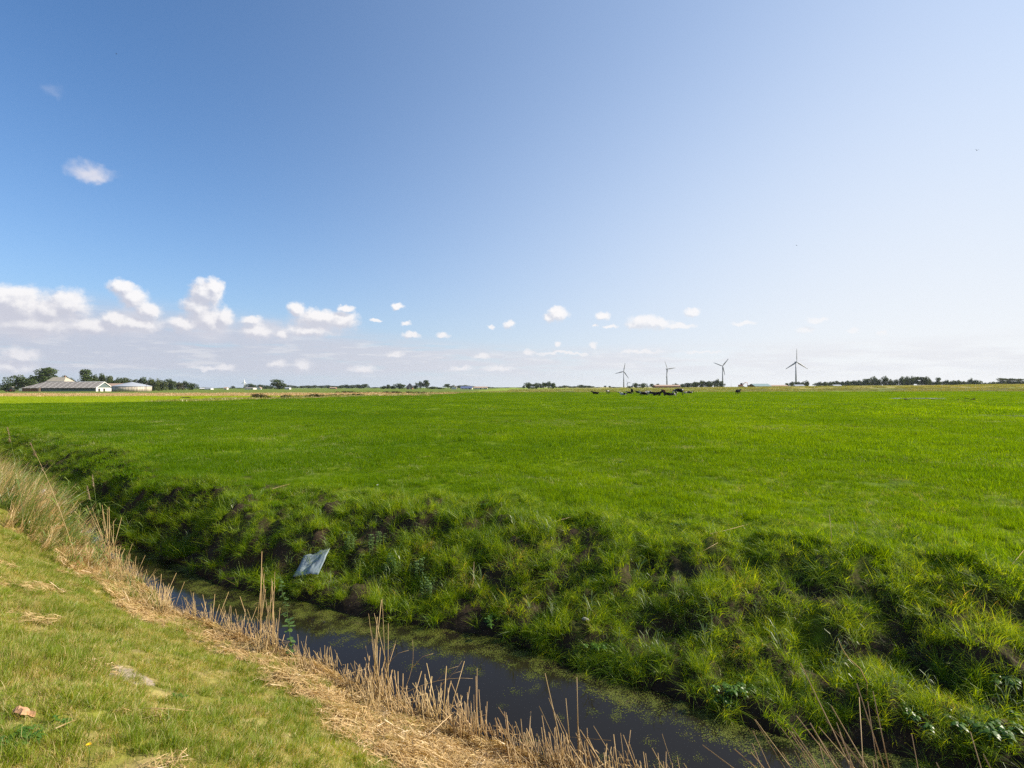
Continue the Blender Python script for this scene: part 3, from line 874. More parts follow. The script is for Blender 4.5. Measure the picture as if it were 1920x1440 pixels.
# ---------------------------------------------------------------- trees
def crown(name, seed, shape, n, leaf, mat):
    """leaf-sized faces over and through a cluster of lobes; unit tree: height 1, trunk base at origin"""
    r = np.random.default_rng(seed)
    lobes = []
    if shape == 'round':
        for _ in range(13):
            a = r.uniform(0, 6.28); q = r.uniform(0, .27); h = r.uniform(.38, .80)
            lobes.append((q * math.cos(a), q * math.sin(a), h, r.uniform(.11, .20), r.uniform(.10, .17)))
    elif shape == 'wide':
        for _ in range(20):
            a = r.uniform(0, 6.28); q = r.uniform(0, .72); h = r.uniform(.28, .86 - .30 * q)
            lobes.append((q * math.cos(a), q * math.sin(a) * .6, h, r.uniform(.13, .22), r.uniform(.11, .17)))
    elif shape == 'bush':
        for _ in range(22):
            a = r.uniform(0, 6.28); q = r.uniform(0, .85); h = r.uniform(.12, .80 - .3 * q)
            lobes.append((q * math.cos(a), q * math.sin(a) * .6, h, r.uniform(.16, .26), r.uniform(.14, .22)))
    elif shape == 'tall':
        for _ in range(15):
            a = r.uniform(0, 6.28); q = r.uniform(0, .13); h = r.uniform(.15, .88)
            lobes.append((q * math.cos(a), q * math.sin(a), h, r.uniform(.08, .14), r.uniform(.09, .13)))
    elif shape == 'airy':
        for _ in range(11):
            a = r.uniform(0, 6.28); q = r.uniform(.05, .40); h = r.uniform(.32, .88)
            lobes.append((q * math.cos(a), q * math.sin(a) * .7, h, r.uniform(.11, .19), r.uniform(.08, .14)))
    V = np.empty((n * 4, 3)); T = np.empty(n * 4)
    for i in range(n):
        c = lobes[r.integers(len(lobes))]
        d = r.normal(size=3); d /= np.linalg.norm(d)
        q = r.uniform(.55, 1.05) ** .6
        p = np.array([c[0] + d[0] * c[3] * q, c[1] + d[1] * c[3] * q, c[2] + d[2] * c[4] * q])
        u = r.normal(size=3); u /= np.linalg.norm(u)
        v = np.cross(u, d + r.normal(size=3) * .7); v /= np.linalg.norm(v) + 1e-9
        s = leaf * r.uniform(.6, 1.6)
        V[i * 4:i * 4 + 4] = [p - u * s, p + v * s * .7, p + u * s, p - v * s * .7]
        T[i * 4:i * 4 + 4] = r.uniform(0, .9)
    V[:, 2] = np.maximum(V[:, 2], 0.0)
    kz = np.percentile(V[:, 2], 99.3); kx = np.percentile(np.abs(V[:, 0]), 98.5)
    V[:, 2] /= kz; V[:, :2] /= kx
    lobes = [(c[0] / kx, c[1] / kx, c[2] / kz, 0, 0) for c in lobes]
    me = bpy.data.meshes.new(name)
    me.from_pydata(V.tolist(), [], [(4 * i, 4 * i + 1, 4 * i + 2, 4 * i + 3) for i in range(n)])
    me.materials.append(mat)
    a = me.attributes.new('tone', 'FLOAT', 'POINT'); a.data.foreach_set('value', T.astype(np.float32))
    # trunk with limbs
    b = MB()
    top = .78 if shape != 'tall' else .9
    b.tube([(0, 0, -0.02), (.01, 0, .2), (.0, .01, .45), (.01, 0, top)], [.06, .045, .03, .008], 6)
    for c in lobes[:8]:
        h0 = max(.12, c[2] * .5)
        b.tube([(0, 0, h0), (c[0] * .5, c[1] * .5, (h0 + c[2]) * .55), (c[0], c[1], c[2])], [.03, .02, .008], 4)
    return me, b.mesh('trunk', MAT['trunk'])

MAT['tree_olive'] = leaf_mat('tree_foliage_olive', ((0.055, 0.075, 0.018), (0.10, 0.12, 0.03)), (0.17, 0.12, 0.05), 0.25, (0.08, 0.5), gloss=0.02, dry_bias=1.1)
MAT['tree_brown'] = leaf_mat('tree_foliage_brown', ((0.07, 0.065, 0.03), (0.10, 0.085, 0.04)), (0.17, 0.10, 0.05), 0.25, (0.08, 0.5), gloss=0.02, dry_bias=0.9)
TP = {}
for i, (sh, mt, n, lf) in enumerate([('round', 'tree', 2200, .022), ('round', 'tree_olive', 2200, .022), ('wide', 'tree', 3200, .024), ('wide', 'tree_olive', 3200, .024),
                                     ('bush', 'tree', 3400, .03), ('bush', 'tree_olive', 3400, .03), ('tall', 'tree', 1900, .018), ('airy', 'tree_olive', 1500, .020),
                                     ('airy', 'tree', 1500, .020), ('bush', 'tree_brown', 3000, .03), ('wide', 'tree', 3200, .024), ('bush', 'tree', 3400, .03)]):
    TP.setdefault(sh, []).append(crown('crown', 900 + i, sh, n, lf, MAT[mt]))
for sh in TP: pass
SPREAD = {'round': .42, 'wide': .88, 'bush': 1.0, 'tall': .25, 'airy': .55}
trng = random.Random(5)
def tree(px, top, hw, Y, shape, label, group=None, var=None, cat='tree'):
    """px centre column, top row, half width in columns, distance"""
    x, y, z = pos(px, Y)
    hor = 728 - 4 * px / 1920
    H = (hor - top) / 1000 * Y + EYE - z
    wdt = hw / 1000 * Y
    me, tk = TP[shape][var if var is not None else trng.randrange(len(TP[shape]))]
    name = {'tree': 'tree', 'bush': 'bush', 'conifer': 'conifer_tree'}[cat]
    root = empty(name, (x, y, z - 0.1), trng.uniform(-.35, .35) + (math.pi if trng.random() < .5 else 0), label, cat, group)
    s = wdt * 1.28; H = 1.0 + (H - 1.0) * 1.12
    for nm, m in (('crown', me), ('trunk', tk)):
        o = link(bpy.data.objects.new(nm, m), root)
        o.scale = (s, max(s, H * .3), H)
    return root

FG = 'trees around the farm on the left'
tree(12, 724, 16, 352, 'bush', 'low dark bush behind the tractor at the left edge', FG, 0, 'bush')
tree(37, 707, 21, 345, 'bush', 'broad dark round tree left of the long farm barn', FG, 0)
tree(62, 716, 14, 350, 'bush', 'brownish bush between the round tree and the tall tree behind the barn', FG, 3, 'bush')
tree(20, 719, 12, 360, 'bush', 'brown leaved bush at the foot of the broad round tree', FG, 3, 'bush')
tree(89, 694, 17, 375, 'round', 'tallest tree with a loose spreading crown behind the barn roof', FG, 0)
tree(80, 702, 18, 380, 'wide', 'lower leafy tree leaning against the tallest tree by the barn', FG, 0)
tree(122, 707.5, 14, 395, 'wide', 'dark tree right behind the steep old barn roof', FG, 0)
tree(136, 712, 9, 385, 'bush', 'small tree to the right of the steep old barn roof', FG, 1)
tree(161, 697, 9.5, 390, 'tall', 'dark upright conifer rising behind the long barn', FG, 0, 'conifer')
tree(175, 706, 12, 400, 'wide', 'low tree just right of the dark conifer', FG, 2)
tree(191, 704, 13, 405, 'wide', 'rounded tree behind the barn gable', FG, 0)
tree(206, 708, 12, 410, 'wide', 'tree behind the pale low shed', FG, 1)
tree(222, 711, 11, 410, 'bush', 'dark tree above the left side of the silo cone', FG, 0)
tree(236, 710.5, 8, 415, 'round', 'pale loose tree above the silo roof', FG, 1)
tree(249, 714, 8, 420, 'bush', 'small dark tree behind the silo roof', FG, 2)
tree(268, 710, 16, 370, 'wide', 'dark wide tree directly right of the round silo', FG, 0)
tree(284, 712, 11, 365, 'bush', 'olive green tree in front of the wood right of the silo', FG, 1)
tree(298, 713, 12, 372, 'bush', 'rounded olive tree ending the near row right of the silo', FG, 1)
tree(318, 713, 13, 470, 'bush', 'dark bluish tree starting the farther row beyond the silo', FG, 0)
tree(334, 717, 10, 475, 'bush', 'second tree of the farther dark row beyond the silo', FG, 2)
tree(347, 716, 11, 478, 'wide', 'third tree of the farther dark row beyond the silo', FG, 0)
tree(361, 720, 9, 480, 'bush', 'last and lowest tree of the farther dark row beyond the silo', FG, 0)
CG = 'scattered trees along the horizon'
tree(520, 713.5, 10, 640, 'round', 'lone taller tree with an open crown on the left centre horizon', CG, 0)
tree(524, 718, 10, 645, 'bush', 'lower half of the lone tree clump on the left centre horizon', CG, 1)
tree(470, 720.5, 11, 800, 'bush', 'rounded dark tree beside the small white turbine', CG, 0)
tree(489, 722, 6, 800, 'round', 'small round tree left of the lone taller tree', CG, 0)
tree(499, 723, 7, 820, 'bush', 'low bush left of the lone taller tree', CG, 3, 'bush')
tree(508, 724.5, 6, 800, 'bush', 'brown bush at the foot of the lone taller tree', CG, 3, 'bush')
for i, (px, tp, hw, lb) in enumerate([(383, 726.3, 10, 'low far wood beside the dark farm row'), (402, 728, 10, 'very low far trees right of the farm row'), (425, 727, 12, 'low far trees above the white barn'),
                                  (437, 724, 4, 'single slim dark far tree left of the small white turbine'), (447, 727, 12, 'low blue far trees left of the small white turbine')]):
    tree(px, tp, hw, 1350, 'bush', lb, 'low far trees', 0)
for i in range(9):
    tree(541 + i * 12.3, 723.2 + trng.uniform(-.6, .9), 10, 1300, 'wide' if i % 3 else 'bush', 'tree of the long even blue wood right of the lone tree', 'long even wood', 0)
for i, (px, tp) in enumerate([(640, 723), (650, 721.8), (661, 722.4), (672, 721.6), (682, 721)]):
    tree(px, tp, 8, 1150, 'bush', 'tree of the second darker wood left of the centre', 'second darker wood', 0)
tree(686, 720.8, 3, 1100, 'tall', 'slim tree at the right end of the second wood', CG, 0)
tree(703, 726, 9, 1200, 'bush', 'faint low trees between the second wood and the centre clump', CG, 0)
MG = 'trees around the pointed farmhouse'
for px, tp, hw, sh, lb in [(720, 724, 6, 'bush', 'leftmost low bush of the centre farm trees'), (727, 722, 4, 'round', 'small round tree left of the centre farm'),
                           (735, 724, 6, 'bush', 'low dark shrub between small round tree and big centre bush'), (749, 720, 10.5, 'bush', 'big rounded dark tree left of the pointed farmhouse'),
                           (778, 723, 5, 'bush', 'low dark tree right of the pointed farmhouse'), (788, 716.5, 8, 'wide', 'tall dark tree right of the pointed farmhouse'),
                           (799, 714.5, 5, 'tall', 'tallest upright tree right of the pointed farmhouse'), (811, 725, 9, 'bush', 'low trees right of the upright pair'),
                           (823, 726.5, 9, 'bush', 'olive hedge like tree left of the solar barn')]:
    tree(px, tp, hw, 620, sh, lb, MG, 0, 'tree')
tree(840, 720.8, 6.5, 800, 'round', 'round tree just left of the blue solar barn', CG, 0)
tree(850, 722.5, 5, 800, 'bush', 'smaller tree between round tree and blue solar barn', CG, 1)
for px, tp in [(862, 723), (872, 722.5), (883, 724), (915, 725.5), (924, 726.5), (936, 727), (950, 726.5), (964, 727), (976, 726.5)]:
    tree(px, tp, 8, 1300, 'bush', 'tree of the thin far row behind the blue solar barn', 'thin far row behind the solar barn', 0)
GG = 'dark grove in the centre'
for px, tp, hw, sh, lb in [(991, 718.4, 8.5, 'bush', 'leftmost tree of the dark centre grove'), (1006, 719, 8, 'bush', 'olive second tree of the dark centre grove'),
                           (1019, 718, 7, 'wide', 'third tree of the dark centre grove'), (1029, 716.6, 9.5, 'wide', 'tallest tree of the dark centre grove'),
                           (1037, 720, 5, 'bush', 'rightmost tree of the dark centre grove')]:
    tree(px, tp, hw, 560, sh, lb, GG, 0)
for i in range(7):
    tree(1049 + i * 9.5, 724.3 + trng.uniform(-1.2, .8), 7.5, 1250, 'bush', 'tree of the far blue row right of the centre grove', 'far blue row right of the grove', 0)
for px, tp, hw in [(1090, 722, 7), (1104, 723.5, 8), (1120, 726, 6), (1135, 723.5, 2), (1143, 724, 2), (1150, 725.5, 6), (1160, 726, 5)]:
    tree(px, tp, hw, 1150, 'bush' if hw > 3 else 'tall', 'tree of the low blue row behind the left cows', 'low blue row behind the cows', 0)
HG = 'trees behind the cows'
for px, tp, hw, sh, lb in [(1180, 724, 4, 'bush', 'low bush right of the leftmost large turbine'), (1192, 719, 6.5, 'bush', 'rounded tree right of the leftmost large turbine'),
                           (1206, 719.3, 7, 'bush', 'pale rounded tree left of the orange barn'), (1223, 720.3, 4, 'round', 'small tree touching the left end of the orange barn'),
                           (1234, 720.3, 3.5, 'round', 'small tree behind the orange barn roof'), (1267, 719.4, 5.5, 'wide', 'flat topped tree behind the right end of the orange barn')]:
    tree(px, tp, hw, 780, sh, lb, HG, 0)
for px, tp, hw, sh, lb in [(1280, 720.5, 8, 'bush', 'left tree of the dark grove beside the orange barn'), (1290, 719, 6, 'tall', 'slim light tree in the dark grove beside the orange barn'),
                           (1303, 717.5, 10, 'bush', 'third tree of the dark grove beside the orange barn'), (1317, 715, 13, 'wide', 'broad topped tree of the dark grove beside the orange barn'),
                           (1330, 716, 10, 'bush', 'tree in the right half of the dark grove beside the orange barn'), (1345, 712.8, 9, 'wide', 'tallest tree at the right end of the dark grove beside the orange barn'),
                           (1352, 718, 6, 'bush', 'tree at the foot of the second turbine from the right')]:
    tree(px, tp, hw, 700, sh, lb, HG, 0)
for px, tp, hw, sh, lb in [(1474, 719.3, 3, 'round', 'small round tree at the right end of the brown shed'), (1486, 717, 8, 'bush', 'dark bush tree left of the nearest turbine mast'),
                           (1497, 717, 7, 'bush', 'dark tree at the foot of the nearest turbine'), (1503, 719, 5, 'bush', 'low tree right of the nearest turbine mast'),
                           (1512, 715, 7.5, 'bush', 'olive tree at the right end of the clump under the nearest turbine')]:
    tree(px, tp, hw, 620, sh, lb, 'clump under the nearest turbine', 1 if 'olive' in lb else 0)
for i in range(9):
    tree(1537 + i * 10.5, 716.8 - i * .28 + trng.uniform(-.5, .7), 9, 760, 'bush' if i % 2 else 'wide', 'tree of the long dark wood behind the white house', 'wood behind the white house', 0)
for px, tp, hw, sh in [(1628, 712, 7, 'round'), (1639, 708.5, 8, 'bush'), (1647, 714, 6, 'bush'), (1660, 708, 7.5, 'bush'), (1669, 715, 5, 'bush'), (1678, 714, 8, 'bush'),
                       (1692, 708.6, 8, 'bush'), (1701, 708.3, 7, 'bush'), (1711, 707.8, 7, 'wide'), (1721, 708.6, 5, 'round'), (1728, 709, 4, 'tall'), (1737, 708.6, 7, 'bush'), (1744, 713, 5, 'bush')]:
    tree(px, tp, hw, 640, sh, 'tree of the tall dark wood in the right part of the horizon', 'tall dark wood on the right', 0)
for px, tp, hw, sh, lb in [(1754, 717, 8, 'bush', 'low tree in the gap right of the tall dark wood'), (1761, 710, 4, 'round', 'knobbly tree standing above the low trees right of the tall wood'),
                           (1775, 714, 10, 'wide', 'wide tree right of the knobbly tree'), (1788, 715, 8, 'bush', 'second tree right of the knobbly tree'), (1797, 714.5, 8, 'bush', 'paler tree near the middle of the far right row'),
                           (1807, 716, 7, 'bush', 'low tree left of the tallest tree of the far right row'), (1821, 711, 6, 'wide', 'tallest tree of the far right row'),
                           (1832, 714.5, 10, 'bush', 'broad tree right of the tallest tree of the far right row'), (1848, 718.5, 8, 'bush', 'low bush before the airy row at the right edge'),
                           (1862, 717, 9, 'bush', 'bush at the start of the airy row at the right edge')]:
    tree(px, tp, hw, 640, sh, lb, 'far right row', 0)
for i in range(6):
    tree(1876 + i * 9, 710.6 + .25 * i + trng.uniform(-.4, .6), 7, 700, 'airy', 'slender stemmed tree of the airy row at the right edge', 'airy row at the right edge', i % 2)
for i in range(5):
    tree(1872 + i * 12, 717, 10, 720, 'bush', 'undergrowth bush below the airy row at the right edge', 'undergrowth at the right edge', 0, 'bush')

# ---------------------------------------------------------------- buildings
MAT['sheet_roof'] = simple('corrugated_roof', (0.30, 0.27, 0.24), 0.85, 0.25, 0.6)
MAT['white_wall'] = simple('whitewashed_wall', (0.60, 0.58, 0.53), 0.8, 0.06)
MAT['dark_clad'] = simple('dark_teal_cladding', (0.10, 0.135, 0.135), 0.7, 0.1)
MAT['brick'] = simple('brown_brick', (0.22, 0.11, 0.07), 0.9, 0.2, 6)
MAT['old_roof'] = simple('old_thatch_roof', (0.36, 0.32, 0.25), 0.95, 0.15, 1.0)
MAT['dark_wood'] = simple('dark_boards', (0.045, 0.045, 0.05), 0.8, 0.2)
MAT['silo_wall'] = simple('silo_panels', (0.36, 0.32, 0.26), 0.6, 0.3, 1.2)
MAT['silo_roof'] = simple('silo_cover', (0.32, 0.345, 0.385), 0.6, 0.06)
MAT['tan_roof'] = simple('tan_tile_roof', (0.36, 0.255, 0.19), 0.9, 0.12)
MAT['red_wall'] = simple('red_brick', (0.25, 0.10, 0.07), 0.9, 0.2)
MAT['blue_roof'] = simple('solar_blue_roof', (0.10, 0.12, 0.22), 0.35, 0.1, 2, 0.5)
MAT['green_roof'] = simple('blue_green_roof', (0.20, 0.28, 0.29), 0.7, 0.1)
MAT['glass'] = simple('window_glass', (0.03, 0.035, 0.04), 0.1, 0.1, 2, 0.5)
MAT['trim'] = simple('white_trim', (0.75, 0.74, 0.70), 0.6, 0.05)

def gable_house(name, label, px, Y, W, D_, eave, ridge, rz, wall, roof, overhang=0.3, windows=0, cat='barn', group=None, hip=0.0, side='long', door=True):
    """long side W along local x facing the viewer; ridge along x"""
    x, y, z = pos(px, Y)
    root = empty(name, (x, y, z - 0.1), rz, label, cat, group)
    w2, d2 = W / 2, D_ / 2
    MB().prism([(-d2, 0), (d2, 0), (d2, eave), (0, ridge - 0.12), (-d2, eave)], -w2, w2, axis='x').build('wall', MAT[wall], root)
    o = overhang; sl_ = (ridge - eave) / d2
    b = MB(); t = .12
    for s in (-1, 1):
        e = s * (d2 + o); ze = eave - o * sl_
        p = [(-w2 - o, e, ze), (w2 + o, e, ze), (w2 + o - hip, 0.0, ridge), (-w2 - o + hip, 0.0, ridge)]
        q = [(a, b_, c + t) for a, b_, c in p]
        b.poly(p + q, [(0, 1, 2, 3), (7, 6, 5, 4), (0, 4, 5, 1), (1, 5, 6, 2), (2, 6, 7, 3), (3, 7, 4, 0)])
    b.build('roof', MAT[roof], root)
    for i in range(windows):
        xx = -w2 + W * (i + .5) / windows
        f = MB().box(xx, -d2 - .03, eave * .58, min(1.3, W / windows * .6), .08, min(1.1, eave * .35)).build('window', MAT['trim'], root)
        MB().box(xx, -d2 - .08, eave * .58, min(1.1, W / windows * .5), .05, min(.9, eave * .28)).build('pane', MAT['glass'], f)
    if door:
        MB().box(w2 * .55, -d2 - .05, min(1.3, eave * .42), 2.4 if W > 12 else 1.0, .1, min(2.5, eave * .84)).build('door', MAT['dark_wood'], root)
    return root

# the long free-stall barn of the farm on the left
Yb = 318
bx, by, bz = pos(131, Yb)
barn = empty('long_barn', (bx, by, bz - .1), R(-2), 'long low cattle barn with grey corrugated roof and dark gable over a white wall', 'barn', 'farm buildings on the left')
Wb, Db, eb, rb = 37.0, 15.0, 2.35, 5.7
sB = (0.70, 0.25)
b = MB()       # front wall: dark low wall with a pale ventilation strip above
b.box(3.5, -Db / 2, 0.62, Wb - 7, .2, 1.25)
b.box(3.5, Db / 2, 1.2, Wb - 7, .2, 2.4)
b.build('long_wall', MAT['dark_clad'], barn)
MB().box(3.5, -Db / 2 + .06, 1.82, Wb - 7, .06, 0.9).build('ventilation_strip', MAT['dark_wood'], barn)
for i in range(7):
    MB().box(-9 + i * 4.3, -Db / 2 - .02, 1.85, .22, .16, 1.1).build('post', MAT['dark_clad'], barn)
MB().box(-Wb / 2 + 2.6, -Db / 2 + .6, 1.0, 9.5, .3, 2.0).build('brick_wall', MAT['brick'], barn)
MB().box(-Wb / 2 + 7.6, -Db / 2 - .9, 1.2, 1.0, .3, 2.3).build('side_panel', MAT['tan_roof'], barn)
g = MB(); g.prism([(-Db / 2, 0), (Db / 2, 0), (Db / 2, 2.3), (-Db / 2, 2.3)], Wb / 2 - .25, Wb / 2, axis='x'); g.build('gable_wall', MAT['white_wall'], barn)
g = MB(); g.prism([(-Db / 2, 2.31), (Db / 2, 2.31), (0, rb - .15)], Wb / 2 - .22, Wb / 2 + .04, axis='x'); g.build('gable_cladding', MAT['dark_clad'], barn)
# gable end doors
for yy in (-4.5, 0.3):
    MB().box(Wb / 2 + .05, yy, .95, .1, 1.9, 1.8).build('door', MAT['dark_wood'], barn)
b = MB()
for s in (-1, 1):
    e = s * (Db / 2 + .5); ze = eb - .25
    x0 = -Wb / 2 - 2.2; x1 = Wb / 2 + .35
    p = [(x0, e, ze), (x1, e, ze), (x1, 0, rb), (x0 + 7.5, 0, rb)]
    q = [(a_, b_, c_ + .14) for a_, b_, c_ in p]
    b.poly(p + q, [(0, 1, 2, 3), (7, 6, 5, 4), (0, 4, 5, 1), (1, 5, 6, 2), (2, 6, 7, 3), (3, 7, 4, 0)])
b.poly([(-Wb / 2 - 2.2, -Db / 2 - .5, eb - .2), (-Wb / 2 - 2.2, Db / 2 + .5, eb - .2), (-Wb / 2 + 5.3, 0, rb + .1)], [(0, 1, 2)])
def roof_mat():
    m, t, o = new_mat('corrugated_grey_roof')
    bs = t.n('ShaderNodeBsdfPrincipled'); c_ = t.n('ShaderNodeTexCoord').outputs['Object']
    s_ = t.n('ShaderNodeSeparateXYZ'); t.put(s_.inputs[0], c_)
    stp = t.m('FRACT', t.m('MULTIPLY', t.m('ADD', s_.outputs[0], t.m('MULTIPLY', s_.outputs[1], 0.0)), 0.33))
    row = t.m('FRACT', t.m('MULTIPLY', s_.outputs[1], 0.55))
    n_ = t.noise(c_, 1.2, 4, .6)
    base_ = t.mix(t.ramp(n_, .35, .65), (0.15, 0.135, 0.125), (0.23, 0.21, 0.19))
    base_ = t.mix(t.m('MULTIPLY', t.m('GREATER_THAN', stp, .72), t.m('GREATER_THAN', row, .35)), base_, (0.33, 0.31, 0.29))
    t.put(bs.inputs['Base Color'], base_); bs.inputs['Roughness'].default_value = .85
    t.put(o.inputs[0], bs.outputs[0]); return m
rf = b.build('roof', roof_mat(), barn)
MB().tube([(-Wb / 2 + 5.2, 0, rb + .17), (Wb / 2 + .35, 0, rb + .17)], [.16, .16], 6).build('ridge_cap', MAT['silo_roof'], rf)
b = MB()
for s in (-1, 1):
    b.poly([(Wb / 2 + .4, s * (Db / 2 + .55), eb - .35), (Wb / 2 + .4, 0, rb - .15), (Wb / 2 + .4, 0, rb + .2), (Wb / 2 + .4, s * (Db / 2 + .55), eb + .02),
            (Wb / 2 + .52, s * (Db / 2 + .55), eb - .35), (Wb / 2 + .52, 0, rb - .15), (Wb / 2 + .52, 0, rb + .2), (Wb / 2 + .52, s * (Db / 2 + .55), eb + .02)],
           [(0, 1, 2, 3), (7, 6, 5, 4), (0, 4, 5, 1), (1, 5, 6, 2), (2, 6, 7, 3), (3, 7, 4, 0)])
b.build('barge_board', MAT['trim'], rf)
barn.rotation_euler = (0, 0, R(8))

# old steep barn behind
x, y, z = pos(114, 352)
ob = empty('old_barn', (x, y, z), R(-6), 'tall old barn with a steep sand coloured roof rising behind the long barn', 'barn', 'farm buildings on the left')
MB().box(0, 0, 2.0, 15, 13, 4.0).build('wall', MAT['brick'], ob)
b = MB()
p = [(-8.6, -7, 3.9), (8.6, -7, 3.9), (8.6, 7, 3.9), (-8.6, 7, 3.9), (-5.6, 0, 9.3), (3.6, 0, 9.3)]
b.poly(p, [(0, 1, 5, 4), (1, 2, 5), (2, 3, 4, 5), (0, 3, 2, 1)]); b.build('roof', MAT['old_roof'], ob)
MB().poly([(-8.65, -7, 3.95), (-8.65, 7, 3.95), (-5.68, 0, 9.3)], [(0, 1, 2)]).build('roof_end', MAT['dark_clad'], ob)
MB().box(2.5, 0.5, 9.5, .7, .7, 1.3).build('chimney', MAT['brick'], ob)

gable_house('low_shed', 'low pale shed with light brown roof between barn and silo', 218, 345, 22, 9, 2.4, 5.0, R(4), 'brick', 'tan_roof', windows=4, group='farm buildings on the left')
# the round slurry silo with conical cover
x, y, z = pos(247.5, 300)
si = empty('slurry_silo', (x, y, z - .1), 0, 'round slurry silo of grey panels with a pale conical cover', 'silo', 'farm buildings on the left')
r0 = 9.3
b = MB(); n = 64
b.tube([(0, 0, 0), (0, 0, 2.85)], [r0, r0], n)
def silo_mat():
    m, t, o = new_mat('silo_panel_wall')
    bs = t.n('ShaderNodeBsdfPrincipled'); c_ = t.n('ShaderNodeTexCoord').outputs['Object']
    s_ = t.n('ShaderNodeSeparateXYZ'); t.put(s_.inputs[0], c_)
    a_ = t.m('ARCTAN2', s_.outputs[1], s_.outputs[0])
    pn = t.m('FRACT', t.m('MULTIPLY', a_, 7.0))
    n_ = t.noise(t.v('MULTIPLY', c_, (1.5, 1.5, .15)), 1.6, 4, .6)
    base_ = t.mix(t.ramp(n_, .35, .65), (0.27, 0.235, 0.19), (0.50, 0.43, 0.34))
    base_ = t.mix(t.m('LESS_THAN', pn, .14), base_, (0.16, 0.15, 0.14))
    t.put(bs.inputs['Base Color'], base_); bs.inputs['Roughness'].default_value = .6
    t.put(o.inputs[0], bs.outputs[0]); return m
b.build('silo_wall', silo_mat(), si)
MB().tube([(0, 0, 2.86), (0, 0, 3.12), (0, 0, 3.13), (0, 0, 4.4), (0, 0, 5.35), (0, 0, 5.5)], [r0 + .12, r0 + .12, r0 + .1, r0 * .52, .6, .15], n).build('cone_cover', MAT['silo_roof'], si)
MB().tube([(r0 + .3, -2.2, 0), (r0 + .3, -2.2, 4.2)], [.07, .07], 6).build('pipe', MAT['dark_wood'], si)
# other far buildings
FB = 'far buildings on the horizon'
gable_house('farm_shed', 'low white barn far off left of the small white turbine', 392, 600, 7, 6, 1.3, 2.2, 0, 'white_wall', 'silo_roof', windows=2, group=FB)
gable_house('farm_shed', 'long white walled barn just right of the small white turbine', 470, 600, 10, 7, 1.6, 2.3, R(-4), 'white_wall', 'sheet_roof', windows=3, group=FB)
gable_house('house', 'tiny white house far left of the small white turbine', 424, 600, 3.4, 4, 1.5, 2.6, 0, 'white_wall', 'tan_roof', windows=2, cat='house', group=FB)
gable_house('farm_shed', 'low white roofed barn furthest left on the open horizon', 381, 620, 6, 5, 1.2, 2.0, 0, 'brick', 'trim', windows=3, group=FB)
gable_house('house', 'small house with white gable left of the lone taller tree', 487, 600, 3.2, 4, 1.6, 2.8, R(90), 'white_wall', 'tan_roof', windows=1, cat='house', group=FB)
gable_house('farm_shed', 'pale grey shed right of the lone taller tree', 540, 600, 5, 5, 1.5, 2.4, 0, 'white_wall', 'silo_roof', windows=2, group=FB)
gable_house('farm_shed', 'tan low barn in front of the long even wood', 625, 800, 9, 6, 1.5, 2.6, 0, 'brick', 'tan_roof', windows=2, group=FB)
x, y, z = pos(768.5, 560)
fh = empty('farmhouse', (x, y, z), 0, 'farmhouse with a dark pointed pyramid roof among the centre trees', 'house', FB)
MB().box(0, 0, 1.2, 6.0, 6.0, 2.4).build('wall', MAT['brick'], fh)
MB().poly([(-4, -4, 2.0), (4, -4, 2.0), (4, 4, 2.0), (-4, 4, 2.0), (0, 0, 6.6)], [(0, 1, 4), (1, 2, 4), (2, 3, 4), (3, 0, 4), (3, 2, 1, 0)]).build('roof', MAT['dark_wood'], fh)
MB().box(.6, -3.05, 1.0, 1.0, .1, 1.9).build('door', MAT['trim'], fh)
for xx in (-1.8, 2.2):
    f_ = MB().box(xx, -3.05, 1.35, 1.0, .1, .9).build('window', MAT['trim'], fh)
    MB().box(xx, -3.12, 1.35, .8, .06, .7).build('pane', MAT['glass'], f_)
gable_house('solar_barn', 'barn with a blue solar panel roof right of the centre', 875, 520, 11, 9, 1.3, 2.9, 0, 'white_wall', 'blue_roof', windows=3, group=FB)
gable_house('farm_shed', 'pale tan sheds right of the blue solar barn', 897, 560, 9, 8, 1.5, 2.7, 0, 'white_wall', 'tan_roof', windows=2, group=FB)
gable_house('house', 'white house at the right end of the solar barn farm', 910, 560, 4, 6, 1.6, 2.7, 0, 'white_wall', 'tan_roof', windows=2, cat='house', group=FB)
gable_house('house', 'small cream house left of the blue solar barn', 851.5, 520, 3.4, 5, 2.0, 3.2, R(90), 'white_wall', 'tan_roof', windows=1, cat='house', group=FB)
gable_house('orange_barn', 'long low barn with an orange tan roof behind the cows', 1249.5, 470, 21.5, 11, 2.2, 3.3, R(-3), 'red_wall', 'tan_roof', windows=5, group=FB)
gable_house('green_shed', 'shed with blue green roof and small raised ridge near the excavator', 1424, 560, 17, 16, 2.6, 5.1, R(3), 'dark_wood', 'green_roof', .5, windows=3, group=FB)
gable_house('brown_shed', 'long low brown shed right of the blue green roof', 1459, 600, 18, 10, 2.6, 3.8, R(-2), 'red_wall', 'tan_roof', windows=6, group=FB)
gable_house('house', 'white bungalow in front of the wood right of the nearest turbine', 1568, 610, 9, 7, 2.6, 4.1, R(4), 'white_wall', 'silo_roof', windows=4, cat='house', group=FB)
gable_house('house', 'grey roofed cottage below the nearest turbine', 1497, 520, 9, 7, 2.6, 4.0, 0, 'white_wall', 'silo_roof', windows=2, cat='house', group=FB)

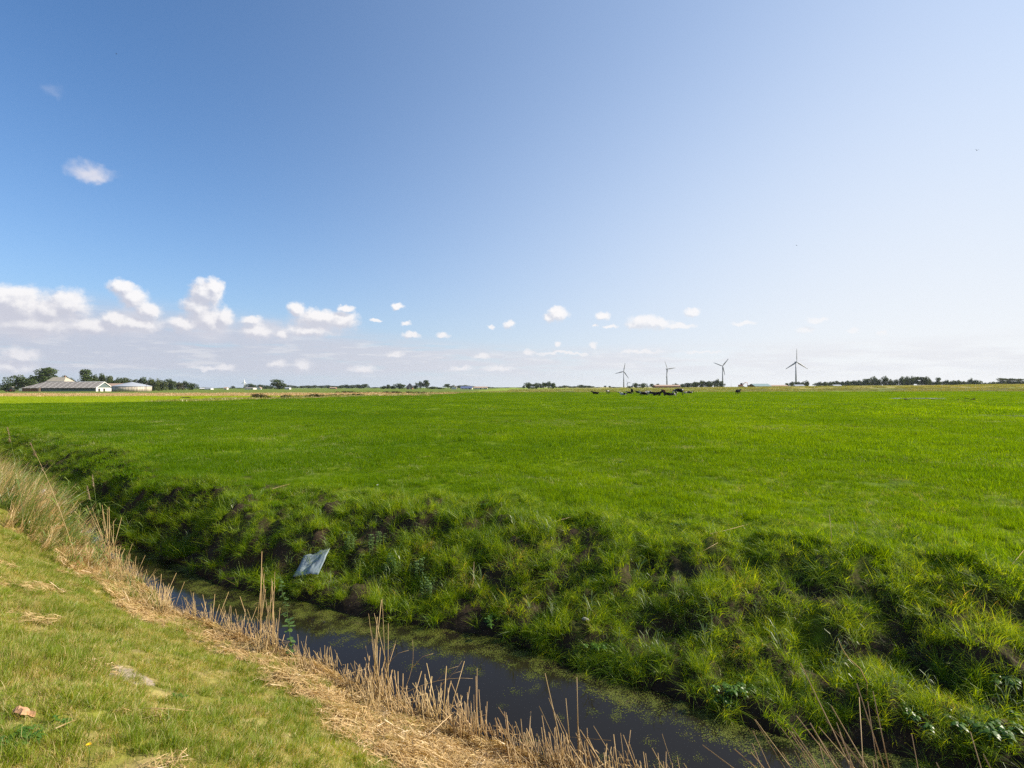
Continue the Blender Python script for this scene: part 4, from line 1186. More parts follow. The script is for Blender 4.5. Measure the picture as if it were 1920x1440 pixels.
# utility poles
def pole(px, Y, py, label):
    x, y, z = pos(px, Y); hor = 728 - 4 * px / 1920; H = (hor - py) / 1000 * Y + EYE - z
    r_ = empty('utility_pole', (x, y, z - .1), 0, label, 'pole')
    MB().tube([(0, 0, 0), (0, 0, H)], [.12, .08], 6).build('mast', MAT['trunk'], r_)
    MB().box(0, 0, H - .4, 1.3, .1, .1).build('crossarm', MAT['trunk'], r_)
pole(1371, 700, 719, 'thin far pole between the dark grove and the excavator')
pole(863.5, 200, 733.5, 'short wooden post on the far pasture edge left of the centre')
pole(275.5, 310, 716, 'thin pole at the right side of the slurry silo')

# ---------------------------------------------------------------- tractor, van, excavator
MAT['tractor'] = simple('tractor_paint', (0.03, 0.035, 0.03), 0.4, 0.1, 3, 0.5)
MAT['tyre'] = simple('tyre_rubber', (0.02, 0.02, 0.02), 0.9, 0.1)
MAT['rim'] = simple('wheel_rim', (0.45, 0.10, 0.06), 0.5, 0.1)
MAT['cab'] = simple('cab_roof_pale', (0.62, 0.58, 0.50), 0.5, 0.1)
MAT['orange'] = simple('excavator_orange', (0.45, 0.16, 0.06), 0.5, 0.15)
def wheel(parent, x, y, z, r_, w_, rim='rim'):
    t = MB().tube([(x, y - w_ / 2, z), (x, y - w_ * .35, z), (x, y + w_ * .35, z), (x, y + w_ / 2, z)], [r_ * .9, r_, r_, r_ * .9], 20).build('wheel', MAT['tyre'], parent)
    MB().tube([(x, y - w_ / 2 - .03, z), (x, y + w_ / 2 + .03, z)], [r_ * .5, r_ * .5], 14).build('rim', MAT[rim], t)
x, y, z = pos(19.5, 285)
tr = empty('tractor', (x, y, z), R(185), 'dark tractor parked at the field edge in front of the farm', 'tractor')
b = MB(); b.box(1.1, 0, 1.25, 1.7, .8, .8, bev=.1); b.box(-.6, 0, 1.15, 1.9, 1.1, .7, bev=.1); b.box(-.9, .75, 1.55, 1.3, .5, .12, bev=.04); b.box(-.9, -.75, 1.55, 1.3, .5, .12, bev=.04); b.build('body', MAT['tractor'], tr)
MB().box(-.6, 0, 2.05, 1.3, 1.3, 1.1, bev=.08).build('cab', MAT['glass'], tr)
MB().box(-.6, 0, 2.68, 1.6, 1.55, .14, bev=.05).build('cab_roof', MAT['cab'], tr)
MB().tube([(1.1, .2, 1.6), (1.1, .2, 2.5)], [.05, .05], 6).build('exhaust', MAT['tyre'], tr)
for yy in (-.8, .8): wheel(tr, -.9, yy, .82, .82, .5); wheel(tr, 1.35, yy, .5, .5, .35)
x, y, z = pos(45, 318)
va = empty('parked_van', (x, y, z), R(10), 'small white van parked left of the long barn', 'van')
b = MB(); b.prism([(-2.2, .4), (2.2, .4), (2.25, 1.0), (1.5, 1.15), (.95, 1.8), (-2.15, 1.85)], -.85, .85); b.build('body', MAT['white_wall'], va)
MB().prism([(1.42, 1.18), (.98, 1.7), (.1, 1.7), (.1, 1.18)], -.87, .87).build('side_window', MAT['glass'], va)
for xx in (-1.4, 1.4):
    for yy in (-.8, .8): wheel(va, xx, yy, .33, .33, .2, 'trim')
x, y, z = pos(1389.5, 300)
ex = empty('excavator', (x, y, z), R(0), 'small orange grey excavator with raised bent arm on the road bank', 'excavator')
for yy in (-.7, .7):
    MB().prism([(-1.5, .25), (-1.2, 0), (1.2, 0), (1.5, .25), (1.5, .5), (1.2, .72), (-1.2, .72), (-1.5, .5)], yy - .22, yy + .22).build('track', MAT['tyre'], ex)
MB().box(-.3, 0, 1.15, 2.3, 1.6, .75, bev=.1).build('body', MAT['orange'], ex)
MB().box(.35, .35, 1.95, 1.0, .8, 1.0, bev=.08).build('cab', MAT['glass'], ex)
MB().tube([(.8, -.3, 1.2), (1.4, -.3, 2.3), (2.4, -.3, 2.75), (3.3, -.3, 2.6)], [.16, .17, .15, .12], 6).build('boom', MAT['orange'], ex)
MB().tube([(3.25, -.3, 2.62), (3.8, -.3, 1.2)], [.12, .09], 6).build('dipper_arm', MAT['orange'], ex)
MB().prism([(3.5, 1.3), (4.1, 1.2), (4.25, .7), (3.7, .45), (3.45, .8)], -.65, .05).build('bucket', MAT['tyre'], ex)

# ---------------------------------------------------------------- birds in the sky
MAT['bird'] = simple('bird_dark', (0.03, 0.03, 0.035), 0.8, 0.1)
def bird(px, py, Y, span, yaw, lift, label):
    x = (px - 960) / 1000 * Y; z = EYE + (728 - 4 * px / 1920 - py) / 1000 * Y
    b = MB()
    b.tube([(-.22 * span, 0, 0), (-.10 * span, 0, 0), (0, 0, 0.01), (.16 * span, 0, 0), (.24 * span, 0, .01)], [.01, .035 * span, .07 * span, .05 * span, .012], 8)
    for s in (-1, 1):
        b.poly([(.08 * span, s * .04, .02), (-.10 * span, s * .04, .02), (-.10 * span, s * .26 * span, .06 + lift * .6), (-.13 * span, s * .5 * span, .02 + lift), (.0, s * .28 * span, .07 + lift * .6),
                (.08 * span, s * .04, .0), (-.10 * span, s * .04, .0), (-.10 * span, s * .26 * span, .045 + lift * .6), (-.13 * span, s * .5 * span, .01 + lift), (.0, s * .28 * span, .05 + lift * .6)],
               [(0, 1, 2, 4), (2, 3, 4), (9, 7, 6, 5), (9, 8, 7), (0, 4, 9, 5), (4, 3, 8, 9), (3, 2, 7, 8), (2, 1, 6, 7)])
    o = b.build('bird', MAT['bird']); o.location = (x, Y, z); o.rotation_euler = (R(12), 0, yaw)
    prop(o, label, 'bird', 'birds flying far off')
bird(217, 99, 90, .5, R(20), .06, 'small dark bird high in the deep blue upper left sky')
bird(1835, 281, 90, .6, R(70), .12, 'tiny bird in the pale sky near the right edge')
bird(1495, 460, 90, .35, R(0), .05, 'tiny bird in the pale sky straight above the nearest turbine')
bird(19, 8, 1, .0001, 0, 0, 'x') if False else None
HAZE = 0.00005
# ---------------------------------------------------------------- cows
def coat(name, base, patch, amount):
    m, t, o = new_mat(name)
    b = t.n('ShaderNodeBsdfPrincipled'); c = t.n('ShaderNodeTexCoord').outputs['Object']
    rnd = t.n('ShaderNodeObjectInfo').outputs['Random']
    off = t.v('ADD', c, t.v('SCALE', (13.0, 7.0, 5.0), scale=rnd))
    n = t.noise(off, 1.25, 2, .5)
    f = t.ramp(n, amount, amount + .02)
    t.put(b.inputs['Base Color'], t.mix(f, base, patch)); b.inputs['Roughness'].default_value = .9
    b.inputs['Specular IOR Level'].default_value = .04
    t.put(o.inputs[0], b.outputs[0]); return m
MAT['cow_black'] = coat('cow_coat_mostly_black', (0.012, 0.011, 0.011), (0.55, 0.51, 0.46), .66)
MAT['cow_pied'] = coat('cow_coat_pied', (0.012, 0.011, 0.011), (0.55, 0.50, 0.45), .50)
MAT['cow_grey'] = coat('cow_coat_pale', (0.05, 0.045, 0.045), (0.34, 0.32, 0.30), .50)
MAT['cow_brown'] = coat('cow_coat_brown', (0.10, 0.035, 0.02), (0.70, 0.66, 0.60), .60)

def cow_mesh(pose):
    """skeleton grown with a skin modifier; x forward, feet at z = 0"""
    V = []; E = []; Rr = []
    def add(p, r, par=None):
        V.append(p); Rr.append(r if isinstance(r, tuple) else (r, r))
        if par is not None: E.append((par, len(V) - 1))
        return len(V) - 1
    low = pose == 'lie'
    zb = .52 if low else 1.02
    pel = add((-.62, 0, zb + .04), (.25, .27))
    bel = add((-.15, 0, zb - .05), (.33, .34), pel)
    che = add((.35, 0, zb), (.29, .34), bel)
    sho = add((.68, 0, zb + .08), (.20, .26), che)
    if pose == 'graze':
        n1 = add((1.0, 0, zb - .12), (.13, .18), sho); n2 = add((1.22, 0, zb - .48), (.10, .13), n1); hd = add((1.32, 0, zb - .70), (.11, .13), n2); mz = add((1.45, 0, .12), (.07, .07), hd)
        ear = [(1.26, .2, zb - .62), (1.26, -.2, zb - .62)]
    elif low:
        n1 = add((.92, 0, zb + .22), (.13, .18), sho); n2 = add((1.08, 0, zb + .38), (.10, .13), n1); hd = add((1.22, 0, zb + .42), (.11, .13), n2); mz = add((1.52, 0, zb + .27), (.07, .07), hd)
        ear = [(1.16, .22, zb + .50), (1.16, -.22, zb + .50)]
    else:
        n1 = add((.98, 0, zb + .16), (.13, .19), sho); n2 = add((1.20, 0, zb + .28), (.10, .13), n1); hd = add((1.36, 0, zb + .30), (.11, .13), n2); mz = add((1.66, 0, zb + .08), (.07, .075), hd)
        ear = [(1.30, .22, zb + .36), (1.30, -.22, zb + .36)]
    for e in ear: add(e, (.03, .05), hd)
    for s in (-1, 1):
        if low:
            a = add((.62, s * .24, zb - .22), .10, sho); b = add((.80, s * .34, .14), .065, a); c = add((.52, s * .36, .07), .045, b); add((.36, s * .36, .05), .05, c)
            a = add((-.60, s * .30, zb - .15), .17, pel); b = add((-.22, s * .46, .18), .09, a); c = add((-.62, s * .46, .08), .05, b); add((-.40, s * .50, .05), .05, c)
        else:
            a = add((.60, s * .19, zb - .28), (.10, .12), sho); b = add((.60, s * .19, .52), .062, a); c = add((.60, s * .19, .14), .045, b); add((.66, s * .19, .03), .055, c)
            a = add((-.60, s * .20, zb - .26), (.14, .17), pel); b = add((-.48, s * .20, .62), .085, a); c = add((-.72, s * .20, .46), .055, b); d = add((-.68, s * .20, .13), .045, c); add((-.62, s * .20, .03), .055, d)
    if not low: add((-.42, 0, zb - .42), (.13, .11), bel)        # udder
    t1 = add((-.90, 0, zb + .12), .05, pel); t2 = add((-.98, 0, max(.25, zb - .30)), .025, t1); add((-.97, 0, max(.06, zb - .66)), .035, t2)
    me = bpy.data.meshes.new('cow_' + pose)
    me.from_pydata(V, E, [])
    o = bpy.data.objects.new('tmp', me); COL.objects.link(o)
    md = o.modifiers.new('skin', 'SKIN'); md.use_smooth_shade = True
    for i, sv in enumerate(me.skin_vertices[0].data):
        sv.radius = Rr[i]; sv.use_root = (i == 0)
    s2 = o.modifiers.new('sub', 'SUBSURF'); s2.levels = 1; s2.render_levels = 1
    dg = bpy.context.evaluated_depsgraph_get(); dg.update()
    m2 = bpy.data.meshes.new_from_object(o.evaluated_get(dg)); m2.name = 'cow_' + pose
    bpy.data.objects.remove(o)
    m2.polygons.foreach_set('use_smooth', np.ones(len(m2.polygons), bool))
    m2.materials.clear()
    return m2
COWM = {p: cow_mesh(p) for p in ('stand', 'graze', 'lie')}
CWG = 'cows resting on the far pasture'
def cow(px, feet, pose, yaw, coatname, label, k=1.0):
    hor = 728 - 4 * px / 1920
    Y = 2000.0 / (feet - hor) ; x, y, z = pos(px, Y)
    me = COWM[pose].copy(); me.materials.append(MAT[coatname])
    o = link(bpy.data.objects.new('cow', me))
    o.location = (x, y, z); o.rotation_euler = (0, 0, R(yaw)); o.scale = (k, k, k)
    prop(o, label, 'cow', CWG)
cow(1117, 739.6, 'lie', 180, 'cow_black', 'leftmost cow, lying flat apart from the herd', .95)
cow(1140, 739.4, 'stand', 232, 'cow_grey', 'pale standing cow with grey front, second from the left', .86)
cow(1169, 741.8, 'lie', 165, 'cow_pied', 'lying cow with a large white rump, left of the herd', .85)
cow(1180, 738.6, 'lie', 170, 'cow_black', 'black cow lying behind the white rumped cow', .8)
cow(1185, 739.3, 'stand', 85, 'cow_black', 'black cow standing tall with its rear towards us in the left group', 1.05)
cow(1198, 738.2, 'lie', 175, 'cow_black', 'black cow lying at the left end of the dense middle group', .9)
cow(1207, 741.6, 'lie', 200, 'cow_black', 'big black cow lying in front of the middle group', 1.1)
cow(1212, 739.2, 'lie', 20, 'cow_pied', 'pied cow lying behind the big black one in the middle group', 1.0)
cow(1220, 740.0, 'lie', 160, 'cow_pied', 'pied cow lying in the right half of the middle group', 1.0)
cow(1231, 742.2, 'lie', 0, 'cow_black', 'black cow lying with its head to the right, nearest of the middle group', 1.08)
cow(1244, 740.6, 'stand', 95, 'cow_brown', 'reddish brown cow with white legs standing with its rear towards us', 1.0)
cow(1252, 742.2, 'lie', 180, 'cow_black', 'black cow lying at the feet of the brown cow', 1.0)
cow(1262, 742.0, 'lie', 5, 'cow_pied', 'small pied cow lying below the grazing cow', .75)
cow(1273, 741.4, 'graze', 183, 'cow_black', 'big black cow grazing with its head down to the left', 1.25)
cow(1287, 738.4, 'lie', 0, 'cow_pied', 'pied cow lying just right of the big grazing cow', .8)
cow(1294, 738.0, 'lie', 10, 'cow_black', 'black cow lying at the right end of the herd', .75)
cow(1383.5, 740.6, 'stand', 40, 'cow_black', 'lone black cow standing far right of the herd', 1.0)

# ---------------------------------------------------------------- reed stubble clumps along the near edge
crng = random.Random(77)
def stalks(n, spread, hmin, hmax, lean, leandir, r0=.0040, broken=.24, seed=0):
    rr = random.Random(seed); b = MB()
    for i in range(n):
        x = rr.gauss(0, spread); y = rr.gauss(0, spread * .7)
        h = rr.uniform(hmin, hmax); a = leandir + rr.gauss(0, .7); l = abs(rr.gauss(lean, lean * .5 + .05))
        d = Vector((math.cos(a) * math.sin(l), math.sin(a) * math.sin(l), math.cos(l)))
        r_ = r0 * rr.uniform(.6, 1.4)
        p = Vector((x, y, -.04)); q = p + d * h * .5; e = d.lerp(Vector((math.cos(a), math.sin(a), .2)), rr.uniform(0, .22)).normalized()
        t = q + e * h * .5
        if rr.random() < broken:
            f = Vector((rr.uniform(-1, 1), rr.uniform(-1, 1), rr.uniform(-.7, .2))).normalized()
            b.tube([p, q, q + f * h * .5], [r_, r_ * .9, r_ * .6], 3, cap=False)
        else:
            b.tube([p, q, t], [r_, r_ * .92, r_ * .8], 3)
        if rr.random() < .25:       # a dry leaf sheath
            f = Vector((rr.uniform(-1, 1), rr.uniform(-1, 1), rr.uniform(.1, .8))).normalized(); s = f.cross(Vector((0, 0, 1)))
            L_ = rr.uniform(.06, .16)
            b.ribbon([q, q + f * L_ * .5, q + f * L_ + Vector((0, 0, -L_ * .4))], [.004, .008, .001], s)
    return b
def near_y(x): return float(np.interp(x, DENSE_X, NYD))
SM = [stalks(34, .085, .14, .38, .26, R(150), seed=i).mesh('reed_stubble', MAT['straw'], .3) for i in range(8)]
SL = [stalks(18, .07, .30, .62, .30, R(140), seed=40 + i).mesh('reed_stubble_long', MAT['straw'], .3) for i in range(4)]
SS = [stalks(22, .10, .07, .20, .25, R(150), seed=60 + i).mesh('reed_stubble_short', MAT['straw'], .35) for i in range(4)]
k = 0
xcur = -7.0
while xcur < 4.2:
    xcur += crng.uniform(.055, .13)
    for row in range(2):
        xx = xcur + crng.uniform(-.04, .04)
        off = crng.uniform(-.16, .10) if row == 0 else crng.uniform(.08, .38)
        if row == 1 and crng.random() < .55: continue
        gap = vnoise(np.array([xx * 1.9]), np.array([3.0]), 7)[0]
        if row == 0 and gap < .26: continue
        yy = near_y(xx) - off
        zz = zat(xx, yy)
        mesh = crng.choice(SL) if crng.random() < .16 else (crng.choice(SS) if (xx < -3 or crng.random() < .3) else crng.choice(SM))
        sc_ = crng.uniform(.75, 1.1) * (1.0 if xx > -1.5 else .85)
        if zz < -.1: zz = -.08
        o = link(bpy.data.objects.new('reed_stubble', mesh))
        o.location = (xx, yy, zz); o.rotation_euler = (0, crng.uniform(-.08, .08), crng.uniform(-.5, .5)); o.scale = (sc_, sc_, sc_)
        side = ('left end of the near bank below the tall reeds' if xx < -4 else 'left stretch of the near bank' if xx < -2 else 'middle stretch of the near bank' if xx < 0 else 'right stretch of the near bank' if xx < 1.2 else 'bottom right corner of the near bank')
        ln = 'long' if mesh in SL else 'short' if mesh in SS else 'knee high'
        prop(o, '%s cut straw reed stalks, %s' % (ln, side), 'reed stubble', 'cut reed tufts along the near waterline, %s, %s' % (ln, side))
        k += 1
print('stubble tufts', k)
# tall leaning bundles at the bottom right and some singled out ones
def bundle(x, off, n, h0, h1, lean, ld, seed, label, spread=.06):
    yy = near_y(x) - off
    o = stalks(n, spread, h0, h1, lean, ld, .0042, .05, seed).build('reed_bundle', MAT['straw'], None, .3)
    o.location = (x, yy, max(-.08, zat(x, yy))); prop(o, label, 'dry reeds')
bundle(2.35, -.22, 46, .7, 1.35, .62, R(165), 901, 'dense bundle of long leaning straw reeds at the bottom right corner', .12)
bundle(2.0, -.12, 30, .5, 1.0, .62, R(165), 902, 'leaning straw reeds left of the dense corner bundle', .12)
bundle(2.75, -.25, 26, .6, 1.2, .60, R(158), 903, 'loose leaning straw reeds right of the dense corner bundle', .12)
bundle(1.25, -.02, 10, .25, .6, .5, R(150), 909, 'few slanting straw reeds standing in water near the bottom right', .08)
bundle(.36, .0, 34, .22, .42, .12, R(110), 904, 'tight upright fan of straw reeds in the lower centre', .05)
bundle(.45, .05, 6, .55, .8, .30, R(125), 905, 'tall thin reed stalks leaning left above the tight fan', .03)
bundle(-1.30, .02, 9, .55, .95, .12, R(110), 906, 'tall straight straw stalks standing mid ditch left of the centre', .05)
bundle(-2.75, -.05, 8, .55, 1.0, .14, R(120), 907, 'tall dry stalks beside the climbing green shoot', .05)
bundle(-2.95, -.02, 7, .6, 1.25, .06, R(100), 908, 'tallest single dry reeds with bent tips left of the green shoot', .04)

# ---------------------------------------------------------------- tall reeds at the left
def reed_plant(x, y, h, lean, ld, seed, label, plume=True, nleaf=6, green=True, stemr=.0035, group=None):
    rr = random.Random(seed); z = zat(x, y)
    root = empty('reed_plant', (x, y, max(z, -.05)), 0, label, 'reed', group)
    pts = []; p = Vector((0, 0, -.03)); l = lean
    d0 = Vector((math.cos(ld), math.sin(ld), 0))
    for i in range(7):
        pts.append(p.copy()); p = p + (d0 * math.sin(l) + Vector((0, 0, 1)) * math.cos(l)) * h / 6; l += .035
    MB().tube(pts, [stemr * (1 - .1 * i) for i in range(7)], 4).build('stem', MAT['straw' if not green else 'reedgreen'], root, .45)
    b = MB()
    for i in range(nleaf):
        t = rr.uniform(.18, .92); j = int(t * 6); base_ = pts[j].lerp(pts[min(6, j + 1)], t * 6 - j)
        a = rr.uniform(0, 6.28); dv = Vector((math.cos(a), math.sin(a), 0)); L_ = rr.uniform(.22, .46) * min(1, h)
        up = rr.uniform(.2, .9); q = [base_, base_ + dv * L_ * .35 + Vector((0, 0, L_ * .35 * up)), base_ + dv * L_ * .7 + Vector((0, 0, L_ * .4 * up)), base_ + dv * L_ + Vector((0, 0, L_ * (.35 * up - .25)))]
        b.ribbon(q, [.006, .020, .015, .001], dv.cross(Vector((0, 0, 1))))
    b.build('leaf', MAT['reedgreen'], root, .35 if green else .85)
    if plume:
        b = MB(); top = pts[-1]; td = (pts[-1] - pts[-2]).normalized()
        for i in range(70):
            t = rr.uniform(0, 1); base_ = top - td * .05 + td * t * .24
            dv = (Vector((rr.gauss(0, 1), rr.gauss(0, 1), rr.gauss(0, .6))) * .5 + d0 * .9 + td * .9).normalized(); L_ = (.075 * (1 - t * .6)) * rr.uniform(.6, 1.3)
            b.ribbon([base_, base_ + dv * L_ * .5, base_ + dv * L_ + Vector((0, 0, -L_ * .35))], [.0015, .006, .001], dv.cross(Vector((0, 0, 1))) + Vector((0, 0, .3)))
        b.build('plume', MAT['plume'], root, .3)
    return root
reed_plant(-6.45, 7.95, 1.85, .28, R(178), 1, 'tallest plumed reed leaning left at the left edge of the photo', nleaf=4, green=False)
reed_plant(-7.1, 7.8, 1.55, .16, R(160), 2, 'plumed reed with drooping brown head just below the tallest one', nleaf=5)
reed_plant(-6.75, 8.75, 1.30, .08, R(150), 3, 'green reed with upper brown plume in front of the eroded bank', nleaf=8)
reed_plant(-6.65, 8.6, 1.12, .07, R(170), 4, 'green reed with lower brown plume beside the eroded bank', nleaf=8)
RG = 'green and straw reeds mixed at the left end of the near bank'
for i in range(95):
    xx = crng.uniform(-12.0, -6.1); yy = near_y(xx) - crng.uniform(-.15, 1.0)
    g = crng.random() < .55
    reed_plant(xx, yy, crng.uniform(.35, .95) * (1.0 if xx < -6.8 else .75), crng.uniform(.05, .6), crng.uniform(0, 6.28), 20 + i,
               ('green leaning reed' if g else 'dry straw coloured reed') + ' without plume in the thick reed patch at the left edge',
               False, crng.randint(4, 8), g, .0028, RG + (', green' if g else ', dry'))
b = stalks(14, .03, .7, 1.15, .12, R(170), .0045, 0, 71); o = b.build('reed_bundle', MAT['straw'], None, .25)
xx = -6.55; o.location = (xx, near_y(xx) - .1, zat(xx, near_y(xx) - .1)); prop(o, 'thick upright bundle of old straw reeds beside the dark eroded bank', 'dry reeds')
# dry undergrowth of that patch as straw tufts
rng = np.random.default_rng(606)
m_dt = [turf('straw_tuft', 600 + i, .12, 90, .20, .6, .005, .6, 1.3, MAT['straw'], .1, 3, clump=3) for i in range(4)] + [turf('straw_tuft_green', 610 + i, .12, 80, .20, .6, .009, .6, 1.6, MAT['reedgreen'], .2, 3, clump=3) for i in range(4)]
cDT = proto_coll('straw_tuft', m_dt)
x, y = points(rng, -16, -4.0, 4, 18, 26); sn = sn_of(x, y)
kk = (sn > -.05) & (sn < np.interp(x, [-13, -7, -5.6, -4], [1.6, 1.25, .5, .15])) & seen(x, y)
x, y = x[kk], y[kk]
scatter('dry_undergrowth', cDT, 8, np.column_stack([x, y, height(x, y)]), slope_rot(x, y, rng, .8), uni(rng.uniform(.7, 1.2, len(x)), rng.uniform(.7, 1.2, len(x)) * np.interp(x, [-16, -8, -6.3, -4], [3.0, 2.6, 1.0, .6])),
        'tangled dry straw and leaves under the tall reeds at the left edge', 'dry grass', rng)
# straggling straw at the litter edges
x, y = points(rng, -5, 4, 0.8, 8, 14); sn = sn_of(x, y)
kk = (sn > 0.0) & (sn < litter_width(x)) & seen(x, y) & (fbm(x * 2, y * 2, 110) > .48)
x, y = x[kk], y[kk]
scatter('short_straw_tufts', proto_coll('straw_short', m_dt[:4]), 4, np.column_stack([x, y, height(x, y)]), slope_rot(x, y, rng, .9), uni(rng.uniform(.4, .8, len(x)), rng.uniform(.25, .6, len(x))),
        'short frayed straw standing up between the cut reed litter', 'dry grass', rng)

# ---------------------------------------------------------------- plants of the far bank
def far_y(x): return float(np.interp(x, DENSE_X, FYD))
def shoot(seed, h, n):
    """green reed shoot: thin stem with long pointed leaves"""
    rr = random.Random(seed); b = MB()
    for i in range(n):
        bx_ = rr.gauss(0, .03); by_ = rr.gauss(0, .03); hh = h * rr.uniform(.6, 1.1); a = rr.uniform(0, 6.28); l = rr.uniform(.02, .25)
        dv = Vector((math.cos(a) * math.sin(l), math.sin(a) * math.sin(l), math.cos(l)))
        b.tube([(bx_, by_, -.02), Vector((bx_, by_, 0)) + dv * hh], [.003, .0012], 3)
        for j in range(rr.randint(3, 6)):
            q0 = Vector((bx_, by_, 0)) + dv * hh * rr.uniform(.25, 1); a2 = rr.uniform(0, 6.28); e = Vector((math.cos(a2), math.sin(a2), 0)); L_ = rr.uniform(.10, .24)
            b.ribbon([q0, q0 + e * L_ * .3 + Vector((0, 0, L_ * .55)), q0 + e * L_ * .75 + Vector((0, 0, L_ * .75)), q0 + e * L_ * 1.1 + Vector((0, 0, L_ * .5))], [.004, .012, .008, .001], e.cross(Vector((0, 0, 1))))
    return b.mesh('reed_shoot', MAT['reedgreen'], .3)
SH = [shoot(200 + i, .42, 3) for i in range(6)]
for i in range(46):
    xx = crng.uniform(-6.2, 4.6) if i % 3 else crng.uniform(1.5, 4.8)
    o_ = crng.uniform(.05, 1.1) * (1.3 if xx > 0 else .8); yy = far_y(xx) + o_
    if not (abs(xx) < yy * 1.0): continue
    o = link(bpy.data.objects.new('reed_shoot', SH[i % 6])); s = crng.uniform(.45, .85)
    o.location = (xx, yy, zat(xx, yy)); o.rotation_euler = (crng.uniform(-.15, .15), crng.uniform(-.15, .15), crng.uniform(0, 6.28)); o.scale = (s, s, s)
    st_ = 'left' if xx < -2 else 'middle' if xx < 1.2 else 'right'
    prop(o, 'green reed shoot with pointed leaves growing on the %s stretch of the far bank' % st_, 'reed shoot', 'green reed shoots on the %s stretch of the far bank' % st_)

def nettle(seed, n, spread, h, mat, lf=.028, rosette=False):
    rr = random.Random(seed); b = MB()
    for i in range(n):
        bx_ = rr.gauss(0, spread); by_ = rr.gauss(0, spread * .7); hh = h * rr.uniform(.5, 1.1)
        if not rosette: b.tube([(bx_, by_, -.02), (bx_ + .01, by_, hh)], [.0025, .0015], 3, cap=False)
        for j in range(8 if not rosette else 7):
            z_ = hh * (j + 1) / 8 if not rosette else rr.uniform(.01, .05)
            for s in (0, math.pi):
                a = (j % 2) * 1.57 + s + rr.uniform(-.3, .3) if not rosette else rr.uniform(0, 6.28)
                e = Vector((math.cos(a), math.sin(a), 0)); L_ = lf * rr.uniform(.7, 1.3) * (2.2 if rosette else 1); c = Vector((bx_, by_, z_)); w_ = L_ * (.75 if not rosette else .55)
                sd_ = e.cross(Vector((0, 0, 1)))
                b.ribbon([c, c + e * L_ * .35 + Vector((0, 0, .25 * L_)), c + e * L_ * .75 + Vector((0, 0, .12 * L_)), c + e * L_ * 1.05 - Vector((0, 0, .1 * L_))], [.003, w_, w_ * .7, .002], sd_)
    return b.mesh('leaves', MAT[mat], .4)
def hit(px, py, Y0=1.5):
    dx = (px - 960) / 1000.0; dz = (728 - 4 * px / 1920 - py) / 1000.0
    A = np.geomspace(Y0, 60, 1500); k_ = np.nonzero(EYE + dz * A <= height(dx * A, A))[0]
    Y = float(A[k_[0]]) if len(k_) else 60.0
    return dx * Y, Y, zat(dx * Y, Y)
NT_ = [nettle(300 + i, 13, .065, .26, 'nettle') for i in range(3)]
for i, (px, py, lb) in enumerate([(655, 1035, 'nettle clump right above the pale plastic sheet'), (710, 1030, 'nettle clump on the shaded bank right of the plastic sheet'),
                                  (735, 1075, 'lower nettle clump right of the plastic sheet'), (785, 1085, 'nettle clump hanging over the dark hollow of the bank'),
                                  (800, 1120, 'lowest nettle clump over the dark hollow of the bank')]):
    # find the bank point along that direction
    dx = (px - 960) / 1000.0; dz = (728 - 4 * px / 1920 - py) / 1000.0
    Y = hit(px, py, 4.0)[1]
    o = link(bpy.data.objects.new('nettle_plant', NT_[i % 3])); o.location = (dx * Y, Y, zat(dx * Y, Y)); o.rotation_euler = (0, 0, i * 1.3)
    prop(o, lb, 'nettle', 'nettles on the far bank')
WD = [nettle(330 + i, 16, .075, .1, 'weed', .017, True) for i in range(3)]
for i, (px, py, s, lb) in enumerate([(1860, 1375, 1.5, 'large glossy leaved marsh plant at the bottom right waterline'), (1800, 1350, 1.2, 'glossy marsh plant left of the largest one at bottom right'),
                                  (1710, 1340, 1.0, 'glossy marsh plant below the tall yellow green shoot'), (1385, 1295, 1.2, 'shiny round leaved plant at the waterline right of centre'),
                                  (1360, 1320, .9, 'lower shiny leaved plant touching the duckweed'), (925, 1165, 1.0, 'bright green leafy clump at the waterline in the centre'),
                                  (1130, 1215, 1.0, 'leafy weed on the low edge below the pale litter'), (1890, 1290, 1.1, 'glossy weed on the bank near the right edge'),
                                  (30, 1400, .9, 'broad leaved weed in the lawn at the bottom left corner'), (60, 1375, .7, 'broad leaved weed beside the dead brown leaf'),
                                  (330, 1310, .5, 'small green weed in the middle of the near lawn'), (415, 1320, .5, 'small weed tuft near the lawn edge'),
                                  (205, 1205, .4, 'tiny green weed in the dry part of the lawn'), (65, 1105, .35, 'small weed near the top of the lawn'),
                                  (1165, 868, .8, 'dark leafy weed patch in the pasture right of centre'), (1275, 985, .7, 'pale leafy thistle rosette on the pasture edge'),
                                  (910, 950, .8, 'leafy weed on the bank top in the centre'), (260, 900, .9, 'pale leafy plant above the eroded bank on the left'),
                                  (660, 925, .6, 'leafy weed on the bank top left of centre')]):
    p = hit(px, py); o = link(bpy.data.objects.new('broadleaf_weed', WD[i % 3])); o.location = p; o.scale = (s, s, s); o.rotation_euler = (0, 0, i * 2.1)
    prop(o, lb, 'weed', 'broad leaved weeds')

